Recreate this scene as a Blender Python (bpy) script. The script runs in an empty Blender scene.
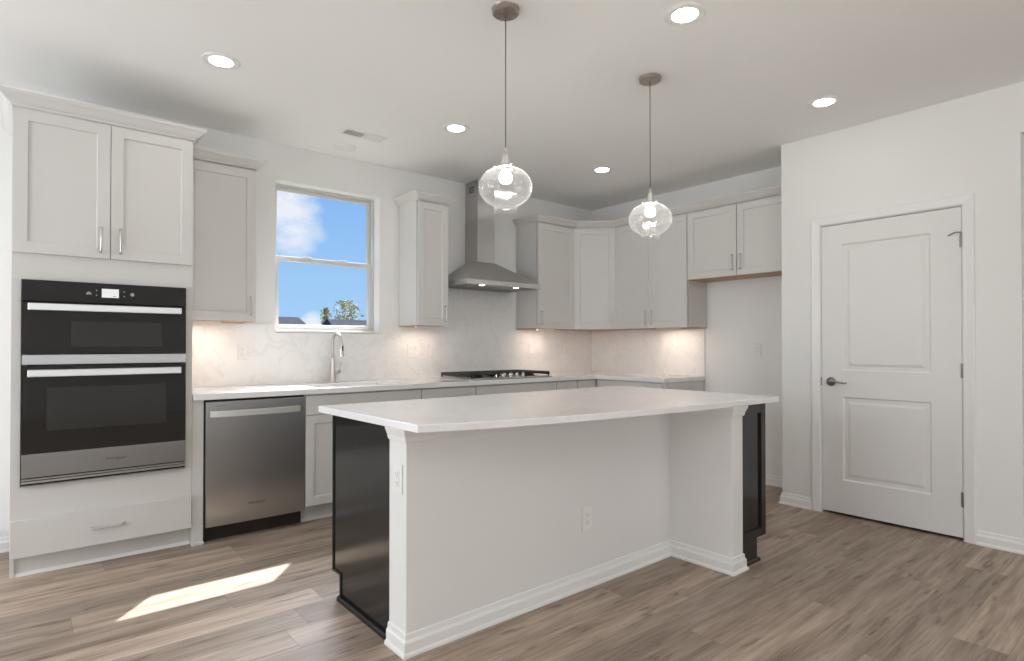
import bpy, bmesh, math, random
from mathutils import Vector, Matrix
random.seed(7)
C = bpy.context.scene.collection
PI = math.pi
R = math.radians

# ------------------------------------------------------------------ camera
cam_d = bpy.data.cameras.new('camera'); cam = bpy.data.objects.new('camera', cam_d); C.objects.link(cam)
bpy.context.scene.camera = cam
cam_d.sensor_width = 36.0
cam_d.lens = 582.88/1024*36.0
cam_d.shift_y = (340.17-330.5)/1024.0
cam_d.clip_start = 0.05; cam_d.clip_end = 500
cam.location = (0, 0, 1.207)
cam.rotation_euler = (R(90+0.4966), 0, R(-39.7288))

# ------------------------------------------------------------------ colour management
vs = bpy.context.scene.view_settings
vs.view_transform = 'Standard'; vs.look = 'None'; vs.gamma = 1.0; vs.use_curve_mapping = False
vs.exposure = 0.0
try:
    cy = bpy.context.scene.cycles
    cy.max_bounces = 14; cy.diffuse_bounces = 8; cy.glossy_bounces = 5
    cy.transparent_max_bounces = 16; cy.transmission_bounces = 8
    cy.caustics_reflective = False; cy.caustics_refractive = False
    cy.sample_clamp_indirect = 8.0
    cy.use_denoising = True
except Exception:
    pass

# ------------------------------------------------------------------ node helpers
def new_nodes(m):
    m.use_nodes = True; nt = m.node_tree; nt.nodes.clear(); return nt
def N(nt, kind, **kw):
    n = nt.nodes.new(kind)
    for k, v in kw.items():
        if k.startswith('i_'):
            n.inputs[k[2:].replace('_', ' ')].default_value = v
        else: setattr(n, k, v)
    return n
def math_n(nt, op, a, b=None, c=None):
    n = nt.nodes.new('ShaderNodeMath'); n.operation = op
    for i, v in enumerate((a, b, c)):
        if v is None: continue
        if hasattr(v, 'is_linked') or hasattr(v, 'links'): nt.links.new(v, n.inputs[i])
        else: n.inputs[i].default_value = v
    return n.outputs[0]
def ramp(nt, fac, stops):
    r = nt.nodes.new('ShaderNodeValToRGB'); nt.links.new(fac, r.inputs[0])
    el = r.color_ramp.elements
    while len(el) < len(stops): el.new(0.5)
    for e, (p, c) in zip(el, stops): e.position = p; e.color = (*c, 1)
    return r.outputs[0]
def mixc(nt, fac, a, b, blend='MIX'):
    n = nt.nodes.new('ShaderNodeMix'); n.data_type = 'RGBA'; n.blend_type = blend
    for s, v in ((n.inputs[0], fac), (n.inputs[6], a), (n.inputs[7], b)):
        if hasattr(v, 'links'): nt.links.new(v, s)
        else: s.default_value = v if not isinstance(v, tuple) else (*v[:3], 1)
    return n.outputs[2]

# ------------------------------------------------------------------ world
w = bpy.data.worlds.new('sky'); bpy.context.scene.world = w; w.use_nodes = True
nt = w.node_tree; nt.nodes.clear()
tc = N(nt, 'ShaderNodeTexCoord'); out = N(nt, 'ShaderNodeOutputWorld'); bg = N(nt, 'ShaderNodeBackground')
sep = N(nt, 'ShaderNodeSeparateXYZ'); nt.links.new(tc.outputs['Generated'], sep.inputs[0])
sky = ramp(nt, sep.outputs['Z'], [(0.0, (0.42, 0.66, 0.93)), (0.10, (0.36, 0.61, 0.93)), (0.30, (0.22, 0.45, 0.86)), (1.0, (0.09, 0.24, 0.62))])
def blob(direction, r0, r1):
    d = Vector(direction).normalized()
    dot = N(nt, 'ShaderNodeVectorMath', operation='DOT_PRODUCT'); dot.inputs[1].default_value = d
    nt.links.new(tc.outputs['Generated'], dot.inputs[0])
    mr = N(nt, 'ShaderNodeMapRange'); mr.inputs[1].default_value = math.cos(r0); mr.inputs[2].default_value = math.cos(r1)
    nt.links.new(dot.outputs['Value'], mr.inputs[0]); return mr.outputs[0]
nz = N(nt, 'ShaderNodeTexNoise'); nz.inputs['Scale'].default_value = 14.0; nz.inputs['Detail'].default_value = 7; nz.inputs['Roughness'].default_value = 0.62
mp = N(nt, 'ShaderNodeMapping'); mp.inputs['Scale'].default_value = (1, 1, 1.6); nt.links.new(tc.outputs['Generated'], mp.inputs[0]); nt.links.new(mp.outputs[0], nz.inputs[0])
b1 = blob((0.335, 1.0, 0.235), 0.075, 0.0)
b2 = blob((0.35, 1.0, 0.195), 0.055, 0.0)
b3 = blob((0.38, 1.0, 0.036), 0.026, 0.008)
bs = math_n(nt, 'MAXIMUM', math_n(nt, 'MAXIMUM', b1, b2), b3)
cl = math_n(nt, 'ADD', math_n(nt, 'MULTIPLY', bs, 0.60), nz.outputs[0])
cm = N(nt, 'ShaderNodeMapRange'); cm.inputs[1].default_value = 0.66; cm.inputs[2].default_value = 1.12; nt.links.new(cl, cm.inputs[0])
col = mixc(nt, cm.outputs[0], sky, (0.86, 0.89, 0.95))
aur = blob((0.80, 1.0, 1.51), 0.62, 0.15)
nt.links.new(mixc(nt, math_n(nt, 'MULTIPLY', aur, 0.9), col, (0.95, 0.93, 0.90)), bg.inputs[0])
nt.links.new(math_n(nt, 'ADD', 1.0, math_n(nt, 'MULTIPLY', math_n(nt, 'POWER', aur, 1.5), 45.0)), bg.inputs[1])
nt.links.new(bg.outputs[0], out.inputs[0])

# ------------------------------------------------------------------ sun and added daylight fill
def light(name, kind, loc, target=None, **kw):
    d = bpy.data.lights.new(name, kind); o = bpy.data.objects.new(name, d); C.objects.link(o); o.location = loc
    if target is not None:
        o.rotation_euler = (Vector(target)-Vector(loc)).to_track_quat('-Z', 'Y').to_euler()
    for k, v in kw.items(): setattr(d, k, v)
    return o
SUN = Vector((0.80, 1.0, 1.51)).normalized()
light('sun', 'SUN', SUN*30, (0, 0, 0), energy=12.0, angle=R(0.53), color=(1.0, 0.96, 0.90))
# added area lights in assumed, unglazed openings out of view, brightening the room
light('assumed_left_window_fill', 'AREA', (-2.58, 2.9, 1.35), (0, 2.7, 0.95), energy=80, shape='RECTANGLE', size=2.8, size_y=2.1, color=(0.975, 0.99, 1.0))
light('added_rear_fill', 'AREA', (-1.55, -4.45, 1.35), (-1.0, 0, 2.1), energy=52, shape='RECTANGLE', size=1.9, size_y=2.1, color=(0.975, 0.99, 1.0))
light('added_reflection_band_light', 'AREA', (3.25, -4.45, 1.45), (3.25, 0, 1.45), energy=15, shape='RECTANGLE', size=0.35, size_y=2.0, color=(0.975, 0.99, 1.0))  # added area light, meant as a vertical reflection band on the dishwasher
light('added_reflection_band_light', 'AREA', (4.02, -4.45, 1.45), (4.02, 0, 1.45), energy=16, shape='RECTANGLE', size=0.35, size_y=2.0, color=(0.975, 0.99, 1.0))  # second light added for a dishwasher reflection band, no window known here

# added upward light behind the camera, bounced off the ceiling as soft fill
light('added_bounce_fill', 'AREA', (1.1, -0.75, 1.75), (1.1, -0.75, 3.0), energy=36, shape='DISK', size=0.8, color=(0.985, 0.99, 1.0))

# ------------------------------------------------------------------ materials
MATS = {}
def pbr(name, color, rough=0.5, metal=0.0, spec=0.5, coat=0.0, bump=None, var=None, emis=None, estr=0.0):
    m = bpy.data.materials.new(name); nt = new_nodes(m)
    o = N(nt, 'ShaderNodeOutputMaterial'); p = N(nt, 'ShaderNodeBsdfPrincipled'); nt.links.new(p.outputs[0], o.inputs[0])
    p.inputs['Base Color'].default_value = (*color, 1); p.inputs['Roughness'].default_value = rough
    p.inputs['Metallic'].default_value = metal; p.inputs['Specular IOR Level'].default_value = spec
    p.inputs['Coat Weight'].default_value = coat
    t = N(nt, 'ShaderNodeTexCoord')
    if var:
        sc, amt = var
        n = N(nt, 'ShaderNodeTexNoise'); n.inputs['Scale'].default_value = sc; n.inputs['Detail'].default_value = 3
        nt.links.new(t.outputs['Object'], n.inputs[0])
        dk = tuple(c*(1-amt) for c in color); lt = tuple(min(1, c*(1+amt)) for c in color)
        nt.links.new(ramp(nt, n.outputs[0], [(0.3, dk), (0.7, lt)]), p.inputs['Base Color'])
    if bump:
        sc, st, di = bump
        n = N(nt, 'ShaderNodeTexNoise'); n.inputs['Scale'].default_value = sc; n.inputs['Detail'].default_value = 2
        nt.links.new(t.outputs['Object'], n.inputs[0])
        b = N(nt, 'ShaderNodeBump'); b.inputs['Strength'].default_value = st; b.inputs['Distance'].default_value = di
        nt.links.new(n.outputs[0], b.inputs['Height']); nt.links.new(b.outputs[0], p.inputs['Normal'])
    if emis:
        p.inputs['Emission Color'].default_value = (*emis, 1); p.inputs['Emission Strength'].default_value = estr
    MATS[name] = m; return m

M_wall = pbr('wall_paint', (0.80, 0.795, 0.775), 0.75, spec=0.25, bump=(260, 0.05, 0.002), var=(3, 0.004))
M_ceil = pbr('ceiling_paint', (0.88, 0.875, 0.86), 0.9, spec=0.1, bump=(180, 0.06, 0.002), var=(2, 0.004))
M_trim = pbr('trim_paint', (0.80, 0.795, 0.78), 0.38, spec=0.4, var=(4, 0.004))
M_door = pbr('door_paint', (0.76, 0.75, 0.73), 0.42, spec=0.4, var=(4, 0.004))
M_cab = pbr('cabinet_paint', (0.635, 0.62, 0.595), 0.42, spec=0.4, var=(4, 0.005))
M_drywall = pbr('island_paint', (0.765, 0.755, 0.74), 0.6, spec=0.3, bump=(240, 0.04, 0.002), var=(3, 0.004))
M_maple = pbr('raw_maple', (0.48, 0.30, 0.19), 0.55, var=(8, 0.08))
M_black = pbr('espresso_cabinet', (0.018, 0.017, 0.016), 0.15, spec=0.5, var=(20, 0.05))
M_nickel = pbr('brushed_nickel', (0.60, 0.57, 0.54), 0.30, metal=1.0, var=(30, 0.03))
M_chrome = pbr('chrome', (0.72, 0.71, 0.70), 0.12, metal=1.0, var=(30, 0.02))
M_canopy = pbr('satin_nickel_canopy', (0.42, 0.36, 0.33), 0.35, metal=1.0, var=(60, 0.08))
M_glassblk = pbr('black_oven_glass', (0.012, 0.012, 0.012), 0.07, spec=0.6, var=(5, 0.05))
M_ovenwin = pbr('oven_window', (0.028, 0.028, 0.027), 0.10, spec=0.6, var=(5, 0.05))
M_dark = pbr('dark_gap', (0.010, 0.008, 0.007), 0.6, var=(9, 0.05))
M_toe = pbr('dark_brown_toe', (0.022, 0.014, 0.010), 0.6, var=(9, 0.1))
M_iron = pbr('cast_iron', (0.018, 0.018, 0.018), 0.55, spec=0.4, var=(80, 0.2))
M_plastic = pbr('white_plastic', (0.80, 0.79, 0.77), 0.35, spec=0.5, var=(9, 0.004))
M_slot = pbr('grey_slot', (0.36, 0.35, 0.34), 0.6, var=(9, 0.02))
M_filter = pbr('vent_dark', (0.16, 0.155, 0.15), 0.7, var=(30, 0.1))
M_cord = pbr('grey_cord', (0.16, 0.15, 0.145), 0.5, var=(40, 0.1))
M_vinyl = pbr('window_vinyl', (0.60, 0.585, 0.56), 0.4, var=(5, 0.004))
M_lens = pbr('downlight_lens', (0.9, 0.9, 0.9), 0.5, emis=(1.0, 0.97, 0.925), estr=33.0)
M_bulb = pbr('glowing_bulb', (0.9, 0.9, 0.9), 0.4, emis=(1.0, 0.97, 0.92), estr=125.0)
M_led = pbr('led_strip_lens', (0.9, 0.9, 0.9), 0.5, emis=(1.0, 0.80, 0.66), estr=55.0)
M_hoodled = pbr('hood_lamp_lens', (0.9, 0.9, 0.9), 0.5, emis=(1.0, 0.95, 0.88), estr=9.0)
M_screen = pbr('oven_display', (0.3, 0.3, 0.3), 0.4, emis=(0.92, 0.94, 0.95), estr=0.62)
M_icon = pbr('panel_icons', (0.30, 0.30, 0.30), 0.5, var=(9, 0.02))
M_logo = pbr('badge_grey', (0.09, 0.085, 0.08), 0.4, metal=0.6, var=(9, 0.02))
M_ground = pbr('lawn', (0.10, 0.11, 0.07), 1.0, spec=0.0, var=(0.8, 0.25))
M_siding = pbr('house_siding', (0.62, 0.62, 0.60), 0.8, var=(1.0, 0.02))
M_leaf = pbr('tree_leaves', (0.34, 0.31, 0.14), 0.8, var=(0.9, 0.35))
M_bark = pbr('tree_bark', (0.16, 0.12, 0.09), 0.9, var=(3, 0.2))

def steel(name, color, rough, axis):
    m = bpy.data.materials.new(name); nt = new_nodes(m)
    o = N(nt, 'ShaderNodeOutputMaterial'); p = N(nt, 'ShaderNodeBsdfPrincipled'); nt.links.new(p.outputs[0], o.inputs[0])
    p.inputs['Metallic'].default_value = 1.0
    t = N(nt, 'ShaderNodeTexCoord'); mp = N(nt, 'ShaderNodeMapping'); nt.links.new(t.outputs['Object'], mp.inputs[0])
    s = {'x': (6, 900, 900), 'z': (900, 900, 6)}[axis]; mp.inputs['Scale'].default_value = s
    n = N(nt, 'ShaderNodeTexNoise'); n.inputs['Scale'].default_value = 1.0; n.inputs['Detail'].default_value = 2; nt.links.new(mp.outputs[0], n.inputs[0])
    nt.links.new(ramp(nt, n.outputs[0], [(0.3, tuple(c*0.975 for c in color)), (0.7, tuple(c*1.02 for c in color))]), p.inputs['Base Color'])
    mr = N(nt, 'ShaderNodeMapRange'); mr.inputs[3].default_value = rough*0.97; mr.inputs[4].default_value = rough*1.04
    nt.links.new(n.outputs[0], mr.inputs[0]); nt.links.new(mr.outputs[0], p.inputs['Roughness'])
    p.inputs['Anisotropic'].default_value = 0.9
    tg = N(nt, 'ShaderNodeCombineXYZ'); tg.inputs[0].default_value = 0.7071; tg.inputs[1].default_value = 0.7071
    nt.links.new(tg.outputs[0], p.inputs['Tangent'])
    return m
M_steel = steel('stainless_steel', (0.50, 0.49, 0.475), 0.33, 'x')
M_band = steel('trim_stainless', (0.36, 0.35, 0.34), 0.36, 'x')
M_steelh = steel('bright_stainless', (0.56, 0.55, 0.535), 0.36, 'x')
M_hood = steel('hood_stainless', (0.50, 0.49, 0.475), 0.38, 'x')

def thin_glass(name, tint, base, seeds=False):
    m = bpy.data.materials.new(name); nt = new_nodes(m)
    o = N(nt, 'ShaderNodeOutputMaterial'); tr = N(nt, 'ShaderNodeBsdfTransparent'); tr.inputs[0].default_value = (*tint, 1)
    gl = N(nt, 'ShaderNodeBsdfGlossy'); gl.inputs['Roughness'].default_value = 0.03; gl.inputs['Color'].default_value = (0.95, 0.95, 0.95, 1)
    lw = N(nt, 'ShaderNodeLayerWeight'); lw.inputs[0].default_value = 0.35
    t = N(nt, 'ShaderNodeTexCoord')
    f = math_n(nt, 'ADD', math_n(nt, 'MULTIPLY', math_n(nt, 'POWER', lw.outputs['Facing'], 2.0 if seeds else 5.0), 0.75 if seeds else 0.3), base)
    sd = None
    mx = N(nt, 'ShaderNodeMixShader')
    if seeds:
        v = N(nt, 'ShaderNodeTexVoronoi'); v.inputs['Scale'].default_value = 62
        nt.links.new(t.outputs['Object'], v.inputs[0])
        n = N(nt, 'ShaderNodeTexNoise'); n.inputs['Scale'].default_value = 18; nt.links.new(t.outputs['Object'], n.inputs[0])
        mr = N(nt, 'ShaderNodeMapRange'); mr.inputs[1].default_value = 0.30; mr.inputs[2].default_value = 0.16; nt.links.new(v.outputs['Distance'], mr.inputs[0])
        sd = math_n(nt, 'MULTIPLY', mr.outputs[0], math_n(nt, 'GREATER_THAN', n.outputs[0], 0.44))
        f = math_n(nt, 'MINIMUM', math_n(nt, 'ADD', f, math_n(nt, 'MULTIPLY', sd, 0.22)), 0.95)
        b = N(nt, 'ShaderNodeBump'); b.inputs['Strength'].default_value = 0.5; b.inputs['Distance'].default_value = 0.004
        nt.links.new(v.outputs['Distance'], b.inputs['Height']); nt.links.new(b.outputs[0], gl.inputs['Normal'])
    if seeds:
        tl = N(nt, 'ShaderNodeBsdfTranslucent'); tl.inputs[0].default_value = (0.9, 0.9, 0.9, 1)
        df = N(nt, 'ShaderNodeBsdfDiffuse'); df.inputs[0].default_value = (0.9, 0.9, 0.9, 1)
        ad = N(nt, 'ShaderNodeMixShader'); ad.inputs[0].default_value = 0.5; nt.links.new(tl.outputs[0], ad.inputs[1]); nt.links.new(df.outputs[0], ad.inputs[2])
        m2 = N(nt, 'ShaderNodeMixShader'); nt.links.new(tr.outputs[0], m2.inputs[1]); nt.links.new(ad.outputs[0], m2.inputs[2])
        rim = math_n(nt, 'MULTIPLY', math_n(nt, 'POWER', lw.outputs['Facing'], 4.0), 0.55)
        nt.links.new(math_n(nt, 'ADD', math_n(nt, 'ADD', rim, 0.03), math_n(nt, 'MULTIPLY', sd, 0.22)), m2.inputs[0])
        tr = m2
    nt.links.new(f, mx.inputs[0]); nt.links.new(tr.outputs[0], mx.inputs[1]); nt.links.new(gl.outputs[0], mx.inputs[2]); nt.links.new(mx.outputs[0], o.inputs[0])
    return m
M_pane = thin_glass('window_glass', (0.98, 0.99, 1.0), 0.0)
M_globe = thin_glass('seeded_glass', (0.97, 0.97, 0.96), 0.04, True)

def quartz(name, base, vein, rough, vs_, amt):
    m = bpy.data.materials.new(name); nt = new_nodes(m)
    o = N(nt, 'ShaderNodeOutputMaterial'); p = N(nt, 'ShaderNodeBsdfPrincipled'); nt.links.new(p.outputs[0], o.inputs[0])
    p.inputs['Roughness'].default_value = rough
    t = N(nt, 'ShaderNodeTexCoord')
    n0 = N(nt, 'ShaderNodeTexNoise'); n0.inputs['Scale'].default_value = 2.2; n0.inputs['Detail'].default_value = 4; nt.links.new(t.outputs['Object'], n0.inputs[0])
    wv = N(nt, 'ShaderNodeVectorMath', operation='MULTIPLY_ADD'); nt.links.new(n0.outputs['Color'], wv.inputs[0]); wv.inputs[1].default_value = (0.5, 0.5, 0.5); nt.links.new(t.outputs['Object'], wv.inputs[2])
    v = N(nt, 'ShaderNodeTexNoise'); v.inputs['Scale'].default_value = vs_; v.inputs['Detail'].default_value = 5; nt.links.new(wv.outputs[0], v.inputs[0])
    d = math_n(nt, 'ABSOLUTE', math_n(nt, 'SUBTRACT', v.outputs[0], 0.5))
    ve = ramp(nt, d, [(0.0, (1, 1, 1)), (0.035, (0, 0, 0))])
    n2 = N(nt, 'ShaderNodeTexNoise'); n2.inputs['Scale'].default_value = 6; n2.inputs['Detail'].default_value = 3; nt.links.new(t.outputs['Object'], n2.inputs[0])
    mask = math_n(nt, 'MULTIPLY', ve, math_n(nt, 'MULTIPLY', n2.outputs[0], amt))
    cl = ramp(nt, n2.outputs[0], [(0.3, tuple(c*0.965 for c in base)), (0.7, base)])
    nt.links.new(mixc(nt, mask, cl, vein), p.inputs['Base Color'])
    return m
M_quartz = quartz('white_quartz', (0.86, 0.855, 0.845), (0.60, 0.58, 0.56), 0.07, 3.0, 0.25)
M_splash = quartz('veined_quartz_backsplash', (0.84, 0.83, 0.81), (0.62, 0.59, 0.56), 0.25, 5.0, 0.50)

def floor_material():
    m = bpy.data.materials.new('vinyl_plank_floor'); nt = new_nodes(m)
    o = N(nt, 'ShaderNodeOutputMaterial'); p = N(nt, 'ShaderNodeBsdfPrincipled'); nt.links.new(p.outputs[0], o.inputs[0])
    g = N(nt, 'ShaderNodeNewGeometry'); s = N(nt, 'ShaderNodeSeparateXYZ'); nt.links.new(g.outputs['Position'], s.inputs[0])
    PW, PL = 0.182, 1.42
    yv = math_n(nt, 'DIVIDE', math_n(nt, 'ADD', s.outputs[1], 20.05), PW)
    row = math_n(nt, 'FLOOR', yv); fy = math_n(nt, 'FRACT', yv)
    wn = N(nt, 'ShaderNodeTexWhiteNoise', noise_dimensions='1D'); nt.links.new(row, wn.inputs['W'])
    xv = math_n(nt, 'DIVIDE', math_n(nt, 'ADD', s.outputs[0], math_n(nt, 'ADD', math_n(nt, 'MULTIPLY', wn.outputs['Value'], PL), 20.0)), PL)
    colm = math_n(nt, 'FLOOR', xv); fx = math_n(nt, 'FRACT', xv)
    cmb = N(nt, 'ShaderNodeCombineXYZ'); nt.links.new(row, cmb.inputs[0]); nt.links.new(colm, cmb.inputs[1])
    w3 = N(nt, 'ShaderNodeTexWhiteNoise', noise_dimensions='2D'); nt.links.new(cmb.outputs[0], w3.inputs['Vector'])
    # grain
    mp = N(nt, 'ShaderNodeMapping'); mp.inputs['Scale'].default_value = (0.8, 9.0, 1); 
    off = N(nt, 'ShaderNodeVectorMath', operation='MULTIPLY_ADD'); nt.links.new(w3.outputs['Color'], off.inputs[0]); off.inputs[1].default_value = (17, 17, 17); nt.links.new(g.outputs['Position'], off.inputs[2])
    nt.links.new(off.outputs[0], mp.inputs[0])
    n1 = N(nt, 'ShaderNodeTexNoise'); n1.inputs['Scale'].default_value = 1.6; n1.inputs['Detail'].default_value = 7; n1.inputs['Roughness'].default_value = 0.62; n1.inputs['Distortion'].default_value = 0.5
    nt.links.new(mp.outputs[0], n1.inputs[0])
    mp2 = N(nt, 'ShaderNodeMapping'); mp2.inputs['Scale'].default_value = (5, 90, 1); nt.links.new(off.outputs[0], mp2.inputs[0])
    n2 = N(nt, 'ShaderNodeTexNoise'); n2.inputs['Scale'].default_value = 1.0; n2.inputs['Detail'].default_value = 4; nt.links.new(mp2.outputs[0], n2.inputs[0])
    mp3 = N(nt, 'ShaderNodeMapping'); mp3.inputs['Scale'].default_value = (2.6, 13, 1); nt.links.new(off.outputs[0], mp3.inputs[0])
    kn = N(nt, 'ShaderNodeTexNoise'); kn.inputs['Scale'].default_value = 1.5; kn.inputs['Detail'].default_value = 3; nt.links.new(mp3.outputs[0], kn.inputs[0])
    c1 = ramp(nt, n1.outputs[0], [(0.32, (0.17, 0.118, 0.084)), (0.47, (0.325, 0.248, 0.190)), (0.64, (0.50, 0.405, 0.328))])
    c2 = mixc(nt, 0.40, c1, ramp(nt, n2.outputs[0], [(0.35, (0.19, 0.14, 0.104)), (0.65, (0.44, 0.355, 0.285))]))
    kf = ramp(nt, kn.outputs[0], [(0.62, (0, 0, 0)), (0.70, (1, 1, 1))])
    c3 = mixc(nt, math_n(nt, 'MULTIPLY', kf, 0.55), c2, (0.085, 0.055, 0.038))
    br = N(nt, 'ShaderNodeMapRange'); br.inputs[3].default_value = 0.80; br.inputs[4].default_value = 1.26; nt.links.new(w3.outputs['Value'], br.inputs[0])
    hsv = N(nt, 'ShaderNodeHueSaturation'); nt.links.new(c3, hsv.inputs['Color']); nt.links.new(br.outputs[0], hsv.inputs['Value'])
    # joints
    def edge(f, wd):
        a = math_n(nt, 'LESS_THAN', f, wd); b = math_n(nt, 'GREATER_THAN', f, 1-wd); return math_n(nt, 'MAXIMUM', a, b)
    j = math_n(nt, 'MAXIMUM', edge(fy, 0.005), edge(fx, 0.0007))
    fin = mixc(nt, math_n(nt, 'MULTIPLY', j, 0.55), hsv.outputs[0], (0.06, 0.042, 0.03))
    nt.links.new(fin, p.inputs['Base Color'])
    rr = N(nt, 'ShaderNodeMapRange'); rr.inputs[3].default_value = 0.42; rr.inputs[4].default_value = 0.55; nt.links.new(n1.outputs[0], rr.inputs[0]); nt.links.new(rr.outputs[0], p.inputs['Roughness'])
    p.inputs['Specular IOR Level'].default_value = 0.4
    b = N(nt, 'ShaderNodeBump'); b.inputs['Strength'].default_value = 0.12; b.inputs['Distance'].default_value = 0.001; nt.links.new(n2.outputs[0], b.inputs['Height']); nt.links.new(b.outputs[0], p.inputs['Normal'])
    return m
M_floor = floor_material()

def shingles():
    m = bpy.data.materials.new('roof_shingles'); nt = new_nodes(m)
    o = N(nt, 'ShaderNodeOutputMaterial'); p = N(nt, 'ShaderNodeBsdfPrincipled'); nt.links.new(p.outputs[0], o.inputs[0])
    t = N(nt, 'ShaderNodeTexCoord'); b = N(nt, 'ShaderNodeTexBrick'); nt.links.new(t.outputs['Object'], b.inputs[0]); b.inputs['Scale'].default_value = 2.0
    b.inputs['Color1'].default_value = (0.045, 0.046, 0.053, 1); b.inputs['Color2'].default_value = (0.06, 0.061, 0.07, 1); b.inputs['Mortar'].default_value = (0.03, 0.03, 0.035, 1)
    nt.links.new(b.outputs[0], p.inputs['Base Color']); p.inputs['Roughness'].default_value = 1.0; p.inputs['Specular IOR Level'].default_value = 0.0
    return m
M_roof = shingles()

# ------------------------------------------------------------------ mesh helpers
def link(name, bm, mat, parent=None, bevel=0.0, smooth=False, segs=2):
    me = bpy.data.meshes.new(name); bm.normal_update(); bm.to_mesh(me); bm.free()
    me.materials.append(mat)
    o = bpy.data.objects.new(name, me); C.objects.link(o)
    if parent is not None: o.parent = parent
    if smooth:
        for p in me.polygons: p.use_smooth = True
    if bevel > 0:
        md = o.modifiers.new('bevel', 'BEVEL'); md.width = bevel; md.segments = segs; md.limit_method = 'ANGLE'; md.angle_limit = R(40)
    return o
def empty(name, loc=(0, 0, 0), rz=0.0, label=None, cat=None, group=None, kind=None):
    o = bpy.data.objects.new(name, None); C.objects.link(o); o.location = loc; o.rotation_euler = (0, 0, rz); o.empty_display_size = 0.1
    tag(o, label, cat, group, kind); return o
def tag(o, label=None, cat=None, group=None, kind=None):
    if label: o['label'] = label
    if cat: o['category'] = cat
    if group: o['group'] = group
    if kind: o['kind'] = kind
    return o
def box(bm, x0, x1, y0, y1, z0, z1):
    v = [bm.verts.new(p) for p in ((x0, y0, z0), (x1, y0, z0), (x1, y1, z0), (x0, y1, z0), (x0, y0, z1), (x1, y0, z1), (x1, y1, z1), (x0, y1, z1))]
    for f in ((0, 3, 2, 1), (4, 5, 6, 7), (0, 1, 5, 4), (1, 2, 6, 5), (2, 3, 7, 6), (3, 0, 4, 7)): bm.faces.new([v[i] for i in f])
    return bm
def boxes(*bs):
    bm = bmesh.new()
    for b in bs: box(bm, *b)
    return bm
def extr(bm, pts, f0, f1):
    """closed outline pts -> two mapped rings (f0, f1 map a 2D point to 3D)"""
    a = [bm.verts.new(f0(p)) for p in pts]; b = [bm.verts.new(f1(p)) for p in pts]; n = len(pts)
    bm.faces.new(a[::-1]); bm.faces.new(b)
    for i in range(n): bm.faces.new((a[i], a[(i+1) % n], b[(i+1) % n], b[i]))
    bmesh.ops.recalc_face_normals(bm, faces=bm.faces)
    return bm
def prism_x(bm, pts_yz, x0, x1): return extr(bm, pts_yz, lambda p: (x0, p[0], p[1]), lambda p: (x1, p[0], p[1]))
def prism_y(bm, pts_xz, y0, y1): return extr(bm, pts_xz, lambda p: (p[0], y0, p[1]), lambda p: (p[0], y1, p[1]))
def prism_z(bm, pts_xy, z0, z1): return extr(bm, pts_xy, lambda p: (p[0], p[1], z0), lambda p: (p[0], p[1], z1))
def lathe(bm, prof, cx=0, cy=0, n=32, axis='z', caps=True, c=(0, 0, 0)):
    rings = []
    for r, h in prof:
        ring = []
        for i in range(n):
            a = 2*PI*i/n; u, v = r*math.cos(a), r*math.sin(a)
            if axis == 'z': p = (c[0]+u, c[1]+v, c[2]+h)
            elif axis == 'y': p = (c[0]+u, c[1]+h, c[2]+v)
            else: p = (c[0]+h, c[1]+u, c[2]+v)
            ring.append(bm.verts.new(p))
        rings.append(ring)
    for a, b in zip(rings, rings[1:]):
        for i in range(n): bm.faces.new((a[i], a[(i+1) % n], b[(i+1) % n], b[i]))
    if caps:
        bm.faces.new(rings[0][::-1]); bm.faces.new(rings[-1])
    bmesh.ops.recalc_face_normals(bm, faces=bm.faces)
    return bm
def tube(bm, pts, rad, n=12, flat=None):
    """tube along pts; rad number or list; flat=(wx,wz) makes a flat bar section"""
    P = [Vector(p) for p in pts]; rings = []
    up = Vector((0, 0, 1))
    t0 = (P[1]-P[0]).normalized()
    if abs(t0.z) > 0.9: up = Vector((0, 1, 0))
    nrm = t0.cross(up).normalized()
    for i, p in enumerate(P):
        t = ((P[min(i+1, len(P)-1)]-P[max(i-1, 0)])).normalized()
        nrm = (nrm - t*nrm.dot(t)).normalized(); bn = t.cross(nrm)
        r = rad[i] if isinstance(rad, (list, tuple)) else rad
        rings.append([bm.verts.new(p + nrm*r*math.cos(2*PI*k/n) + bn*r*math.sin(2*PI*k/n)) for k in range(n)])
    for a, b in zip(rings, rings[1:]):
        for k in range(n): bm.faces.new((a[k], a[(k+1) % n], b[(k+1) % n], b[k]))
    bm.faces.new(rings[0][::-1]); bm.faces.new(rings[-1])
    bmesh.ops.recalc_face_normals(bm, faces=bm.faces)
    return bm
def sweep(bm, prof, path, side=1, closed=False):
    """prof: list of (outward offset, z); path: 2D points; mitred. side=+1: outward is to the right of travel"""
    n = len(path); rings = []
    P = [Vector(p) for p in path]
    for i in range(n):
        def nv(a, b):
            d = (b-a).normalized(); return Vector((d.y, -d.x))*side
        if closed: n0 = nv(P[i-1], P[i]); n1 = nv(P[i], P[(i+1) % n])
        else:
            n0 = nv(P[i-1], P[i]) if i > 0 else nv(P[0], P[1]); n1 = nv(P[i], P[i+1]) if i < n-1 else nv(P[-2], P[-1])
        m = (n0+n1); m = m/ max(0.2, m.dot(n0)) if m.length > 1e-6 else n0
        rings.append([bm.verts.new((P[i].x+m.x*o, P[i].y+m.y*o, z)) for o, z in prof])
    k = len(prof); last = n if closed else n-1
    for i in range(last):
        a, b = rings[i], rings[(i+1) % n]
        for j in range(k): bm.faces.new((a[j], a[(j+1) % k], b[(j+1) % k], b[j]))
    if not closed: bm.faces.new(rings[0][::-1]); bm.faces.new(rings[-1])
    bmesh.ops.recalc_face_normals(bm, faces=bm.faces)
    return bm
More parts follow.
